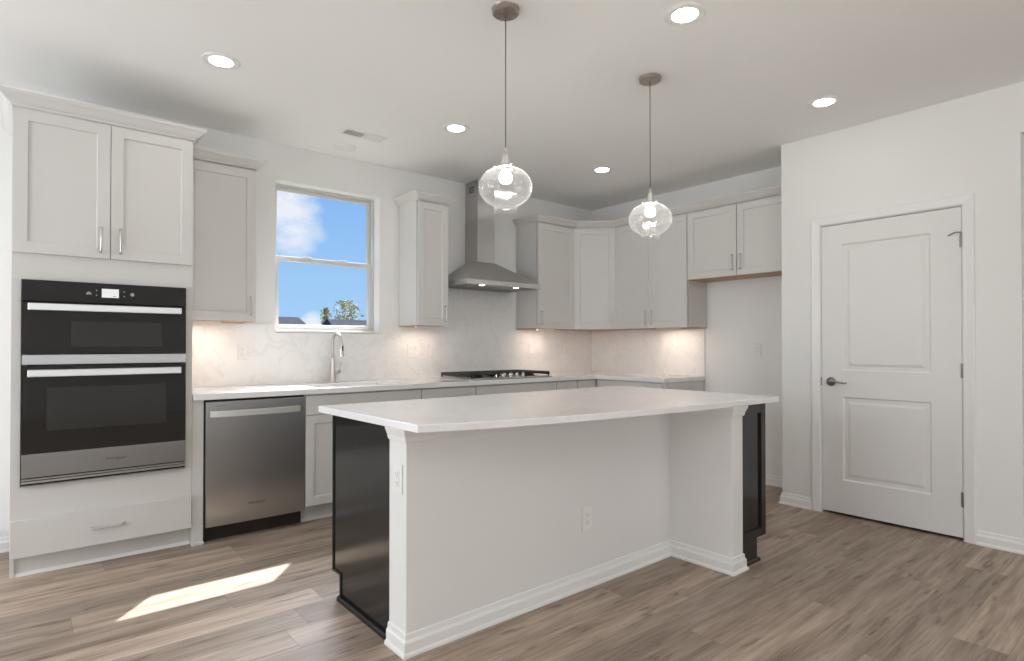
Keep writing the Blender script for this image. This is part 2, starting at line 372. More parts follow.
def framed_panel(bm, x0, x1, z0, z1, yf, yb, fw, rec, ch=0.006, panels=None):
    """slab with recessed panels on the -y face. yf front, yb back. panels: list of (xa,xb,za,zb); default one inset by fw"""
    if panels is None: panels = [(x0+fw, x1-fw, z0+fw, z1-fw)]
    xs = sorted({x0, x1} | {p[0] for p in panels} | {p[1] for p in panels})
    zs = sorted({z0, z1} | {p[2] for p in panels} | {p[3] for p in panels})
    vc = {}
    def V(x, y, z):
        k = (round(x, 5), round(y, 5), round(z, 5))
        if k not in vc: vc[k] = bm.verts.new((x, y, z))
        return vc[k]
    for i in range(len(xs)-1):
        for j in range(len(zs)-1):
            xa, xb, za, zb = xs[i], xs[i+1], zs[j], zs[j+1]
            inside = [p for p in panels if xa >= p[0]-1e-6 and xb <= p[1]+1e-6 and za >= p[2]-1e-6 and zb <= p[3]+1e-6]
            if not inside: bm.faces.new((V(xa, yf, za), V(xb, yf, za), V(xb, yf, zb), V(xa, yf, zb)))
    for xa, xb, za, zb in panels:
        o = [V(xa, yf, za), V(xb, yf, za), V(xb, yf, zb), V(xa, yf, zb)]
        q = [V(xa+ch, yf+rec, za+ch), V(xb-ch, yf+rec, za+ch), V(xb-ch, yf+rec, zb-ch), V(xa+ch, yf+rec, zb-ch)]
        for k in range(4): bm.faces.new((o[k], o[(k+1) % 4], q[(k+1) % 4], q[k]))
        bm.faces.new(q)
    # sides and back
    def strip(pts_f):
        for a, b in zip(pts_f, pts_f[1:]): bm.faces.new((V(*b), V(*a), V(a[0], yb, a[2]), V(b[0], yb, b[2])))
    strip([(x, yf, z0) for x in xs]); strip([(x1, yf, z) for z in zs]); strip([(x, yf, z1) for x in xs[::-1]]); strip([(x0, yf, z) for z in zs[::-1]])
    bk = [(x, yb, z0) for x in xs] + [(x1, yb, z) for z in zs[1:]] + [(x, yb, z1) for x in xs[::-1][1:]] + [(x0, yb, z) for z in zs[::-1][1:-1]]
    bm.faces.new([V(*p) for p in bk][::-1])
    bmesh.ops.recalc_face_normals(bm, faces=bm.faces)
    return bm
def slab_cells(xs, ys, occ, z0, z1):
    bm = bmesh.new(); vc = {}
    def V(x, y, z):
        k = (x, y, z)
        if k not in vc: vc[k] = bm.verts.new(k)
        return vc[k]
    nx, ny = len(xs)-1, len(ys)-1
    O = lambda i, j: 0 <= i < nx and 0 <= j < ny and occ(i, j)
    for i in range(nx):
        for j in range(ny):
            if not O(i, j): continue
            a, b, c, d = xs[i], xs[i+1], ys[j], ys[j+1]
            bm.faces.new((V(a, c, z1), V(b, c, z1), V(b, d, z1), V(a, d, z1)))
            bm.faces.new((V(a, d, z0), V(b, d, z0), V(b, c, z0), V(a, c, z0)))
            if not O(i, j-1): bm.faces.new((V(a, c, z0), V(b, c, z0), V(b, c, z1), V(a, c, z1)))
            if not O(i, j+1): bm.faces.new((V(b, d, z0), V(a, d, z0), V(a, d, z1), V(b, d, z1)))
            if not O(i-1, j): bm.faces.new((V(a, d, z0), V(a, c, z0), V(a, c, z1), V(a, d, z1)))
            if not O(i+1, j): bm.faces.new((V(b, c, z0), V(b, d, z0), V(b, d, z1), V(b, c, z1)))
    return bm
def struct(name, bm, mat, label=None, bevel=0.0, parent=None):
    o = link(name, bm, mat, parent, bevel)
    if parent is None:
        o['kind'] = 'structure'
        if label: o['label'] = label
        o['category'] = name.split('_')[0]
    return o

# ------------------------------------------------------------------ room shell
H = 2.74; YA = 4.53; XB = 4.945; XP = 4.44
WX0, WX1, WZ0, WZ1 = 1.437, 2.298, 1.303, 2.462
struct('floor', boxes((-2.75, 6.2, -4.65, YA+0.15, -0.12, 0.0)), M_floor, 'taupe brown wood-look plank floor running under the whole kitchen')
struct('ceiling', boxes((-2.75, 6.2, -4.65, YA+0.15, H, H+0.12)), M_ceil, 'flat pale painted ceiling above the whole kitchen')
bm = boxes((-2.75, WX0, YA, YA+0.15, 0, H), (WX1, 6.2, YA, YA+0.15, 0, H), (WX0, WX1, YA, YA+0.15, 0, WZ0), (WX0, WX1, YA, YA+0.15, WZ1, H))
bmesh.ops.remove_doubles(bm, verts=bm.verts, dist=1e-5)
struct('wall_back', bm, M_wall, 'pale painted wall holding the window, range hood and oven cabinet')
struct('wall_right', boxes((XB, XB+0.12, 2.11, YA, 0, H)), M_wall, 'pale painted side wall behind the corner cabinets and refrigerator space')
DY0, DY1, DZ1 = 0.988, 1.826, 2.074
bm = boxes((XP, XP+0.115, 0.71, DY0, 0, H), (XP, XP+0.115, DY1, 2.11, 0, H), (XP, XP+0.115, DY0, DY1, DZ1, H), (XP, XP+0.115, -1.3, 0.71, 2.447, H), (XP, XP+0.115, -4.5, -1.3, 0, H))
bmesh.ops.remove_doubles(bm, verts=bm.verts, dist=1e-5)
struct('wall_pantry', bm, M_wall, 'pale painted wall around the closed two-panel pantry door')
M_satin = pbr('dark_satin_nickel', (0.30, 0.29, 0.28), 0.35, metal=1.0, var=(30, 0.03))
struct('wall_alcove', boxes((XP+0.115, 6.2, 2.0, 2.11, 0, H)), M_wall, 'short return wall closing the empty refrigerator space')
struct('wall_closet', boxes((XP+0.115, 6.08, 0.61, 0.71, 0, H)), M_wall, 'side wall of the passage past the pantry')
struct('wall_passage', boxes((6.08, 6.2, -4.5, 2.0, 0, H)), M_wall, 'far wall of the passage past the pantry')
bm = boxes((-2.75, -2.63, -4.5, 1.5, 0, H), (-2.75, -2.63, 4.3, YA, 0, H), (-2.75, -2.63, 1.5, 4.3, 0, 0.3), (-2.75, -2.63, 1.5, 4.3, 2.4, H))
struct('wall_left', bm, M_wall, 'side wall with an assumed wide opening, out of the picture')  # unglazed opening assumed here to hold the left fill light
bm = boxes((-2.75, -2.5, -4.65, -4.5, 0, H), (-0.6, 3.07, -4.65, -4.5, 0, H), (3.43, 3.84, -4.65, -4.5, 0, H), (4.2, 6.2, -4.65, -4.5, 0, H), (-2.5, -0.6, -4.65, -4.5, 0, 0.3), (-2.5, -0.6, -4.65, -4.5, 2.4, H), (3.07, 3.43, -4.65, -4.5, 0, 0.45), (3.07, 3.43, -4.65, -4.5, 2.45, H), (3.84, 4.2, -4.65, -4.5, 0, 0.45), (3.84, 4.2, -4.65, -4.5, 2.45, H))
struct('wall_rear', bm, M_wall, 'wall with added light openings behind the camera')  # unseen openings added for the rear fill and reflection band lights

# baseboards
BP = [(0, 0), (0.022, 0), (0.022, 0.008), (0.019, 0.014), (0.014, 0.017), (0.014, 0.052), (0.012, 0.058), (0.008, 0.063), (0.007, 0.070), (0.006, 0.082), (0.003, 0.085), (0, 0.086)]
def baseboard(name, path, side, label):
    bm = sweep(bmesh.new(), BP, path, side); o = struct(name, bm, M_trim, label); o['category'] = 'baseboard'; return o
baseboard('baseboard_left', [(-2.62, YA), (-0.07, YA)], 1, 'white baseboard left of the oven cabinet')
baseboard('baseboard_alcove', [(XB, 3.07), (XB, 2.11), (XP, 2.11), (XP, DY1+0.062)], 1, 'white baseboard around the refrigerator space and up to the pantry door')
baseboard('baseboard_pantry', [(XP, DY0-0.062), (XP, 0.71), (6.0, 0.71)][0:2]+[(XP+0.115, 0.71)], 1, 'white baseboard right of the pantry door')
# ------------------------------------------------------------------ window in the back wall
win = empty('window_1', ((WX0+WX1)/2, YA+0.10, WZ0), 0, 'white vinyl double-hung window above the sink with blue sky outside', 'window', None, 'structure')
hw = (WX1-WX0)/2; hh = WZ1-WZ0
def ringbox(bm, x0, x1, z0, z1, y0, y1, l, r, b, t):
    box(bm, x0, x0+l, y0, y1, z0, z1); box(bm, x1-r, x1, y0, y1, z0, z1)
    box(bm, x0+l, x1-r, y0, y1, z0, z0+b); box(bm, x0+l, x1-r, y0, y1, z1-t, z1); return bm
link('window_frame', ringbox(bmesh.new(), -hw+0.001, hw-0.001, 0.021, hh-0.001, 0.0, 0.05, 0.022, 0.022, 0.014, 0.014), M_vinyl, win, 0.002)
MID = 0.585
o1 = link('upper_sash', ringbox(bmesh.new(), -hw+0.024, hw-0.024, MID-0.02, hh-0.016, 0.026, 0.048, 0.026, 0.026, 0.030, 0.028), M_vinyl, win, 0.002)
o2 = link('lower_sash', ringbox(bmesh.new(), -hw+0.024, hw-0.024, 0.036, MID+0.015, 0.002, 0.024, 0.034, 0.034, 0.032, 0.034), M_vinyl, win, 0.002)
g = link('window_glass', boxes((-hw+0.05, hw-0.05, 0.036, 0.039, MID+0.008, hh-0.044)), M_pane, o1)
g = link('window_glass', boxes((-hw+0.058, hw-0.058, 0.012, 0.015, 0.067, MID-0.018)), M_pane, o2)
lk = link('sash_lock', boxes((-0.18, -0.12, -0.004, 0.016, MID+0.015, MID+0.024), (0.12, 0.18, -0.004, 0.016, MID+0.015, MID+0.024)), M_vinyl, o2, 0.002)
link('window_sill', boxes((-hw-0.004, hw+0.004, -0.118, 0.0, 0.001, 0.02)), M_trim, win, 0.003)

# ------------------------------------------------------------------ pantry door
D = empty('door_1', (XP, (DY0+DY1)/2, 0), -PI/2, 'closed white two-panel pantry door with a nickel lever', 'door', None, 'structure')
dw = (DY1-DY0)/2   # local x = -world Y ; local -y = room side
lf = bmesh.new()
px0, px1 = -0.2745, 0.2525
framed_panel(lf, -dw+0.003+0.003, dw-0.006, 0.018, DZ1-0.008, 0.004, 0.039, 0, 0.009, 0.010, panels=[(px0, px1, 0.250, 0.842), (px0, px1, 1.026, 1.925)])
leaf = link('door_leaf', lf, M_door, D, 0.0008)
for (za, zb) in ((0.250, 0.842), (1.026, 1.925)):     # raised field inside each panel
    rb = bmesh.new(); i = 0.032; j = 0.05
    a = [(px0+i, 0.013, za+i), (px1-i, 0.013, za+i), (px1-i, 0.013, zb-i), (px0+i, 0.013, zb-i)]
    b = [(px0+j, 0.0065, za+j), (px1-j, 0.0065, za+j), (px1-j, 0.0065, zb-j), (px0+j, 0.0065, zb-j)]
    va = [rb.verts.new(p) for p in a]; vb = [rb.verts.new(p) for p in b]
    for k in range(4): rb.faces.new((va[k], va[(k+1) % 4], vb[(k+1) % 4], vb[k]))
    rb.faces.new(vb); rb.faces.new(va[::-1]); bmesh.ops.recalc_face_normals(rb, faces=rb.faces)
    link('raised_panel', rb, M_door, leaf)
jb = bmesh.new()
ringj = [(-dw, -dw+0.003), (dw-0.003, dw)]
box(jb, -dw+0.0005, -dw+0.0035, 0.0, 0.115, 0, DZ1-0.001); box(jb, dw-0.0035, dw-0.0005, 0.0, 0.115, 0, DZ1-0.001); box(jb, -dw+0.0035, dw-0.0035, 0.0, 0.115, DZ1-0.004, DZ1-0.001)
link('jamb', jb, M_trim, D)
CP = [(0, 0), (0, -0.009), (0.008, -0.012), (0.022, -0.013), (0.040, -0.016), (0.052, -0.018), (0.058, -0.015), (0.060, 0)]
cb = bmesh.new()
def casing_ring(x, z, sx, sz): return [cb.verts.new((x+sx*o, y, z+sz*o)) for o, y in CP]
rr = [casing_ring(-dw-0.002, 0, -1, 0), casing_ring(-dw-0.002, DZ1+0.002, -1, 1), casing_ring(dw+0.002, DZ1+0.002, 1, 1), casing_ring(dw+0.002, 0, 1, 0)]
for a, b in zip(rr, rr[1:]):
    for k in range(len(CP)): cb.faces.new((a[k], a[(k+1) % len(CP)], b[(k+1) % len(CP)], b[k]))
cb.faces.new(rr[0]); cb.faces.new(rr[-1][::-1]); bmesh.ops.recalc_face_normals(cb, faces=cb.faces)
link('casing', cb, M_trim, D)
for z in (0.254, 1.049, 1.858):
    hb = lathe(bmesh.new(), [(0.0075, -0.045), (0.0075, 0.045)], n=12, c=(dw-0.003, -0.004, z)); box(hb, dw-0.016, dw-0.004, 0.0, 0.0045, z-0.044, z+0.044)
    h = link('hinge', hb, M_satin, D, 0.0005)
    if z > 1.5: link('hinge_pin_stop', tube(bmesh.new(), [(dw-0.003, -0.006, z+0.047), (dw-0.03, -0.022, z+0.050), (dw-0.055, -0.018, z+0.040), (dw-0.07, -0.012, z+0.034)], 0.004, 8), M_satin, h)
# local x for the lever: world Y 1.757 -> local x = centreY - Y
lx = (DY0+DY1)/2-1.757; lz = 0.946
hb = lathe(bmesh.new(), [(0.0, 0.004), (0.030, 0.004), (0.032, -0.002), (0.028, -0.010), (0.014, -0.014), (0.011, -0.045), (0.0, -0.046)], n=28, axis='y', c=(lx, 0, lz), caps=False)
tube(hb, [(lx-0.008, -0.045, lz), (lx+0.015, -0.050, lz+0.004), (lx+0.045, -0.050, lz+0.006), (lx+0.075, -0.047, lz-0.002), (lx+0.105, -0.046, lz-0.006), (lx+0.120, -0.044, lz-0.002)], [0.010, 0.009, 0.0075, 0.0065, 0.006, 0.004], 12)
link('door_handle', hb, M_satin, D, 0, True)
link('latch_plate', boxes((-dw+0.0005, -dw+0.006, -0.0015, 0.006, 0.915, 0.977)), M_satin, D)

# ------------------------------------------------------------------ cabinet pieces
def pull(parent, x, z, L, y=-0.02, vertical=True, mat=None):
    """slightly arched bar pull with two feet"""
    n = 10; pts = [(0, 0.002), (0, -0.014)]
    for i in range(n+1):
        t = i/n; pts.append((t*L, -0.024-0.006*math.sin(PI*t)))
    pts += [(L, -0.014), (L, 0.002)]
    P = [((x, y+d, z-L/2+s) if vertical else (x-L/2+s, y+d, z)) for s, d in pts]
    return link('handle', tube(bmesh.new(), P, 0.0048, 10), mat or M_nickel, parent, 0, True)
def shaker(parent, x0, x1, z0, z1, hx=None, hz=None, hv=True, mat=None, name='door', L=0.135, fw=0.058):
    d = link(name, framed_panel(bmesh.new(), x0, x1, z0, z1, -0.020, -0.001, fw, 0.009, 0.004), mat or M_cab, parent, 0.0012)
    if hx is not None: pull(d, hx, hz, L, vertical=hv)
    return d
def slab(parent, x0, x1, z0, z1, handle=True, name='drawer', mat=None, L=0.14, hz=None):
    d = link(name, boxes((x0, x1, -0.020, -0.001, z0, z1)), mat or M_cab, parent, 0.0015)
    if handle: pull(d, (x0+x1)/2, hz if hz is not None else (z0+z1)/2, L, vertical=False)
    return d
CROWN = [(0, 0), (0.004, 0), (0.007, 0.008), (0.018, 0.014), (0.030, 0.026), (0.042, 0.040), (0.050, 0.046), (0.054, 0.050), (0.056, 0.062), (0.0, 0.062)]
def crown(parent, path, z, name='crown_molding', mat=None, sc=1.0):
    return link(name, sweep(bmesh.new(), [(o*sc, z+h*sc) for o, h in CROWN], path, 1), mat or M_cab, parent)

FY = 3.925   # face-frame plane of the base and tall cabinets
# tall oven cabinet
ox0, ox1 = -0.066, 0.762
oc = empty('oven_cabinet', (ox0, FY, 0), 0, 'tall pale grey cabinet housing the wall oven', 'cabinet')
W = ox1-ox0; Dp = YA-FY-0.002
obx0, obx1 = 0.030, 0.802      # oven opening, local
bm = bmesh.new()
box(bm, 0, W, 0, Dp, 1.549, 1.700); box(bm, 0, W, 0.008, Dp, 1.700, 2.44); box(bm, 0, W, 0, Dp, 0.115, 0.476)
box(bm, 0, 0.040, 0, Dp, 0.476, 1.549); box(bm, W-0.036, W, 0, Dp, 0.476, 1.549); box(bm, 0.040, W-0.036, Dp-0.02, Dp, 0.476, 1.549)
link('body', bm, M_cab, oc, 0.001)
link('toe_kick', boxes((0.0, W, 0.072, 0.084, 0.0, 0.114), (0.0, 0.018, 0.056, 0.072, 0.0, 0.114)), M_cab, oc, 0.001)
link('shoe_molding', sweep(bmesh.new(), [(0, 0), (0.014, 0), (0.012, 0.010), (0.006, 0.017), (0, 0.018)], [(0.019, 0.072), (W, 0.072)], 1), M_trim, oc)
xm = 0.4165
shaker(oc, 0.004, xm-0.0015, 1.685, 2.428, xm-0.045, 1.785, L=0.135)
shaker(oc, xm+0.0015, W-0.004, 1.685, 2.428, xm+0.045, 1.785, L=0.135)
slab(oc, 0.001, W-0.004, 0.118, 0.308, True, L=0.15, hz=0.213)
crown(oc, [(0, Dp), (0, -0.021), (W, -0.021), (W, 0.22)], 2.4345, sc=1.03)

# wall oven (microwave over oven)
ov = empty('wall_oven', (-0.0225, FY, 0.479), 0, 'black glass and stainless double wall oven in the tall cabinet', 'oven')
ow = 0.745; Z = lambda z: z-0.479
link('chassis', boxes((0.02, ow-0.02, 0.0, 0.5, 0.0, 1.06)), M_dark, ov)
cp = link('control_panel', boxes((0, ow, -0.030, -0.001, Z(1.436), Z(1.546))), M_glassblk, ov, 0.002)
sc_ = link('display', boxes((0.334, 0.412, -0.0315, -0.0302, Z(1.469), Z(1.517))), M_screen, cp)
link('display_text', boxes((0.386, 0.400, -0.0321, -0.0316, Z(1.4745), Z(1.4785))), M_slot, sc_)
tb = bmesh.new(); prism_y(tb, [(0.262, Z(1.482)), (0.290, Z(1.482)), (0.281, Z(1.497)), (0.271, Z(1.497))], -0.0312, -0.0302); link('touch_button', tb, M_icon, cp)
tb = lathe(bmesh.new(), [(0.010, -0.0312), (0.010, -0.0302)], n=20, axis='y', c=(0.475, 0, Z(1.491))); link('touch_button', tb, M_icon, cp)
for dx, dz in ((0.311, 1.506), (0.311, 1.480), (0.437, 1.505), (0.437, 1.479)):
    link('touch_button', lathe(bmesh.new(), [(0.0035, -0.0312), (0.0035, -0.0302)], n=12, axis='y', c=(dx, 0, Z(dz))), M_icon, cp)
def oven_door(name, z0, z1, zg0, wx0, wx1, wz0, wz1, hz):
    d = link(name, boxes((0, ow, -0.032, -0.001, Z(zg0), Z(z1))), M_glassblk, ov, 0.002)
    link('door_window', boxes((wx0, wx1, -0.0330, -0.0322, Z(wz0), Z(wz1))), M_ovenwin, d)
    hb = bmesh.new(); bar = bmesh.new()
    hb = boxes((0.022, 0.715, -0.074, -0.058, Z(hz-0.019), Z(hz+0.019)), (0.035, 0.06, -0.060, -0.031, Z(hz-0.012), Z(hz+0.012)), (0.677, 0.702, -0.060, -0.031, Z(hz-0.012), Z(hz+0.012)))
    link('handle', hb, M_steelh, d, 0.004)
    return d
oven_door('microwave_door', 0, 1.430, 1.160, 0.20, 0.62, 1.20, 1.335, 1.406)
link('steel_trim', boxes((0, ow, -0.033, -0.001, Z(1.106), Z(1.157))), M_band, ov, 0.001)
d2 = oven_door('oven_door', 0, 1.100, 0.645, 0.10, 0.645, 0.76, 0.985, 1.062)
link('lower_band', boxes((0, ow, -0.0325, -0.001, Z(0.524), Z(0.6445))), M_band, d2, 0.001)
vb = bmesh.new()
link('vent_backing', boxes((0.0, ow, -0.012, -0.001, Z(0.479), Z(0.523))), M_dark, ov)
for z0, z1 in ((0.5095, 0.5165), (0.494, 0.504), (0.479, 0.483)):
    link('vent_slat', boxes((0, ow, -0.028, -0.012, Z(z0), Z(z1))), M_steelh, ov)
def text(name, body, size, loc, rot, mat, parent, ext=0.0004, shear=0.0):
    cu = bpy.data.curves.new(name, 'FONT'); cu.body = body; cu.size = size; cu.extrude = ext; cu.align_x = 'CENTER'; cu.align_y = 'CENTER'; cu.shear = shear
    t_ = bpy.data.objects.new('lettering', cu); C.objects.link(t_); bpy.context.view_layer.update()
    me = bpy.data.meshes.new_from_object(t_.evaluated_get(bpy.context.evaluated_depsgraph_get())); bpy.data.objects.remove(t_); me.materials.clear(); me.materials.append(mat)
    o = bpy.data.objects.new(name, me); C.objects.link(o); o.location = loc; o.rotation_euler = rot; o.parent = parent; return o
lg = text('badge', 'Whirlpool', 0.022, (0.40, -0.0332, Z(0.583)), (PI/2, 0, 0), M_logo, d2, shear=0.3)

# filler beside the dishwasher (part of a tall end panel)
ep = empty('end_panel', (0.763, FY, 0), 0, 'narrow pale grey filler panel between oven cabinet and dishwasher', 'cabinet panel')
link('panel', boxes((0.0, 0.062, 0.0, 0.585, 0.0, 0.874)), M_cab, ep, 0.001)
link('base_molding', boxes((0.0, 0.062, -0.012, -0.0005, 0.0, 0.02)), M_cab, ep, 0.003)

# dishwasher
dwx0, dwx1 = 0.832, 1.436
dwo = empty('dishwasher', (dwx0, FY, 0), 0, 'stainless steel dishwasher with curved bar handle under the counter', 'dishwasher')
dW = dwx1-dwx0
link('tub', boxes((-0.004, dW+0.001, 0.008, 0.56, 0.10, 0.871)), M_dark, dwo)
link('toe_panel', boxes((-0.004, dW+0.001, 0.055, 0.07, 0.0, 0.105)), M_toe, dwo)
bm = bmesh.new(); n = 12
prof = []
front = [( (dW-0.006)*i/n+0.004, -0.022-0.006*math.sin(PI*i/n)) for i in range(n+1)]
prism_z(bm, front+[(dW-0.002, 0.006), (0.004, 0.006)], 0.100, 0.860)
dp = link('door_panel', bm, M_steel, dwo, 0.0015)
bm = bmesh.new(); pts = []
outer = [(0.026+(0.545)*i/16, -0.028-0.034*max(0.0, math.sin(PI*i/16))**0.55) for i in range(17)]
inner = [(x, y+0.010) for x, y in outer[::-1]]
prism_z(bm, outer+inner, 0.766, 0.806)
M_barhandle = pbr('satin_steel_handle', (0.60, 0.59, 0.57), 0.42, metal=0.45, var=(30, 0.02))
link('handle', bm, M_barhandle, dp, 0.003)
link('status_mark', boxes((0.055, 0.11, -0.0268, -0.024, 0.8335, 0.8355)), M_logo, dp)
text('badge', 'Whirlpool', 0.024, (0.292, -0.0284, 0.211), (PI/2, 0, 0), M_logo, dp, shear=0.3)

# base cabinets along the back wall
def base_cab(name, x0, x1, label, front, loc=None, rz=0.0, width=None, depth=None, mat=None, ends=(0, 0), shoe=True):
    m = mat or M_cab
    loc = loc or (x0, FY, 0); wd = width or (x1-x0); dp_ = depth or (YA-FY-0.012)
    o = empty(name, loc, rz, label, 'cabinet')
    bm = bmesh.new()
    prism_x(bm, [(0, 0.115), (0.072, 0.115), (0.072, 0.0), (dp_, 0.0), (dp_, 0.874), (0, 0.874)], 0.0005, wd-0.0005)
    link('body', bm, m, o, 0.001)
    if shoe: link('shoe_molding', sweep(bmesh.new(), [(0, 0), (0.013, 0), (0.011, 0.010), (0.006, 0.016), (0, 0.018)], [(0.001, 0.0715), (wd-0.001, 0.0715)], 1), m, o)
    front(o, wd); return o
DT, DB = 0.866, 0.735      # drawer top, drawer bottom
def f_sink(o, w):
    slab(o, 0.004, w-0.004, DB, DT, False, name='false_front'); xm = w/2
    shaker(o, 0.004, xm-0.0015, 0.12, DB-0.004, xm-0.04, 0.64); shaker(o, xm+0.0015, w-0.004, 0.12, DB-0.004, xm+0.04, 0.64)
def f_drawers(o, w):
    slab(o, 0.004, w-0.004, DB, DT, True, hz=0.800)
    slab(o, 0.004, w-0.004, 0.43, DB-0.004, True); slab(o, 0.004, w-0.004, 0.12, 0.426, True)
def f_cook(o, w):
    slab(o, 0.004, w-0.004, DB, DT, False, name='false_front'); xm = w/2
    shaker(o, 0.004, xm-0.0015, 0.12, DB-0.004, xm-0.04, 0.64); shaker(o, xm+0.0015, w-0.004, 0.12, DB-0.004, xm+0.04, 0.64)
def f_single(side):
    def f(o, w):
        slab(o, 0.004, w-0.004, DB, DT, True, L=0.10); shaker(o, 0.004, w-0.004, 0.12, DB-0.004, 0.035 if side < 0 else w-0.035, 0.64)
    return f
base_cab('sink_cabinet', 1.438, 2.339, 'pale grey sink base cabinet under the window beside the dishwasher', f_sink)
base_cab('drawer_cabinet', 2.340, 2.857, 'pale grey drawer base between sink cabinet and cooktop', f_drawers)
base_cab('cooktop_cabinet', 2.858, 3.781, 'pale grey base cabinet directly under the gas cooktop', f_cook)
base_cab('narrow_cabinet', 3.782, 4.062, 'narrow pale grey base cabinet right of the cooktop', f_single(-1))
def f_corner(o, w):
    slab(o, 0.004, w-0.024, DB, DT, False, name='false_front'); shaker(o, 0.004, w-0.024, 0.12, DB-0.004, 0.035, 0.64, fw=0.045)
base_cab('corner_base_cabinet', 4.063, 4.35, 'pale grey corner base cabinet where the two counters meet', f_corner, width=0.283)
FX = 4.328
def f_wallB(o, w):
    slab(o, 0.004, w-0.026, DB, DT, True); xm = (w-0.022)/2
    shaker(o, 0.004, xm-0.0015, 0.12, DB-0.004, xm-0.04, 0.64); shaker(o, xm+0.0015, w-0.026, 0.12, DB-0.004, xm+0.04, 0.64)
def f_blind(o, w):
    slab(o, 0.024, w-0.003, DB, DT, False, name='false_front'); shaker(o, 0.024, w-0.003, 0.12, DB-0.004, w-0.03, 0.64, fw=0.045)
base_cab('side_corner_cabinet', 0, 0, 'pale grey corner cabinet door facing left on the side wall', f_blind, loc=(FX+0.022, 3.924, 0), rz=-PI/2, width=0.19, depth=0.58)
base_cab('side_base_cabinet', 0, 0, 'pale grey base cabinet at the end of the side counter', f_wallB, loc=(FX+0.022-0.022, 3.732, 0), rz=-PI/2, width=0.646, depth=0.60)

# ------------------------------------------------------------------ countertop with undermount sink
ct = empty('countertop', (0, 0, 0), 0, 'L-shaped white quartz counter along the back and side walls', 'countertop')
xs = [0.764, 1.56, 2.18, 4.294, XB-0.002]; ys = [3.078, 3.880, 3.985, 4.36, YA-0.002]
def occ(i, j):
    if j == 0: return i == 3
    if i == 1 and j == 2: return False
    return True
link('slab', slab_cells(xs, ys, occ, 0.876, 0.914), M_quartz, ct, 0.003)
SPT = 0.012
bs = empty('backsplash', (0, 0, 0), 0, 'pale veined quartz backsplash behind counter, cooktop and outlets', 'backsplash')
bm = bmesh.new(); y0, y1 = YA-0.001-SPT, YA-0.001
box(bm, 0.764, WX0-0.006, y0, y1, 0.9145, 1.366); box(bm, WX0-0.006, WX1+0.006, y0, y1, 0.9145, WZ0-0.002); box(bm, WX1+0.006, 2.866, y0, y1, 0.9145, 1.366)
box(bm, 2.866, 3.775, y0, y1, 0.9145, 1.733); box(bm, 3.775, XB-0.002, y0, y1, 0.9145, 1.366)
bmesh.ops.remove_doubles(bm, verts=bm.verts, dist=1e-5)
link('back_slab', bm, M_splash, bs)
link('side_slab', boxes((XB-0.001-SPT, XB-0.001, 3.080, YA-0.014, 0.9145, 1.366)), M_splash, bs)

sk = empty('kitchen_sink', (1.87, 4.17, 0.70), 0, 'stainless undermount sink below the window', 'sink')
bm = bmesh.new()
X0, X1, Y0, Y1, zt, zb, t = -0.325, 0.325, -0.20, 0.205, 0.174, -0.01, 0.006
box(bm, X0, X1, Y0, Y1, zb, zb+t); box(bm, X0, X0+t, Y0, Y1, zb+t, zt); box(bm, X1-t, X1, Y0, Y1, zb+t, zt); box(bm, X0+t, X1-t, Y0, Y0+t, zb+t, zt); box(bm, X0+t, X1-t, Y1-t, Y1, zb+t, zt)
link('basin', bm, M_steel, sk)
link('drain', lathe(bmesh.new(), [(0.045, -0.003), (0.045, 0.0), (0.03, 0.001)], n=24), M_chrome, sk)

# faucet
fa = empty('faucet', (1.845, 4.425, 0.9145), R(8), 'brushed nickel gooseneck pull-down faucet behind the sink', 'faucet')
link('base', lathe(bmesh.new(), [(0.0, 0.0), (0.030, 0.0), (0.030, 0.006), (0.025, 0.014), (0.0235, 0.07), (0.019, 0.12), (0.014, 0.19), (0.0125, 0.20), (0, 0.20)], n=28, caps=False), M_nickel, fa, 0, True)
arc = [(0, 0, 0.195), (0, 0, 0.28), (0, -0.001, 0.315)] + [(0, -0.062*(1-math.cos(a)), 0.318+0.062*math.sin(a)) for a in [PI*i/12 for i in range(1, 13)]] + [(0, -0.127, 0.300)]
link('neck', tube(bmesh.new(), arc, 0.0115, 16), M_nickel, fa, 0, True)
link('spray_head', lathe(bmesh.new(), [(0, 0.0), (0.017, 0.0), (0.018, 0.010), (0.0155, 0.020), (0.0155, 0.085), (0.012, 0.098), (0, 0.098)], n=24, caps=False, c=(0, -0.128, 0.205)), M_chrome, fa, 0, True)
link('spray_button', boxes((-0.006, 0.006, -0.1465, -0.141, 0.25, 0.29)), M_dark, fa, 0.002)
bm = lathe(bmesh.new(), [(0, 0.0), (0.013, 0.0), (0.015, 0.012), (0.015, 0.045), (0, 0.048)], n=20, axis='x', caps=False, c=(0.018, 0, 0.085))
tube(bm, [(0.055, 0, 0.088), (0.062, -0.002, 0.110), (0.072, -0.004, 0.150), (0.075, -0.004, 0.165)], [0.008, 0.007, 0.006, 0.004], 10)
link('lever', bm, M_nickel, fa, 0, True)

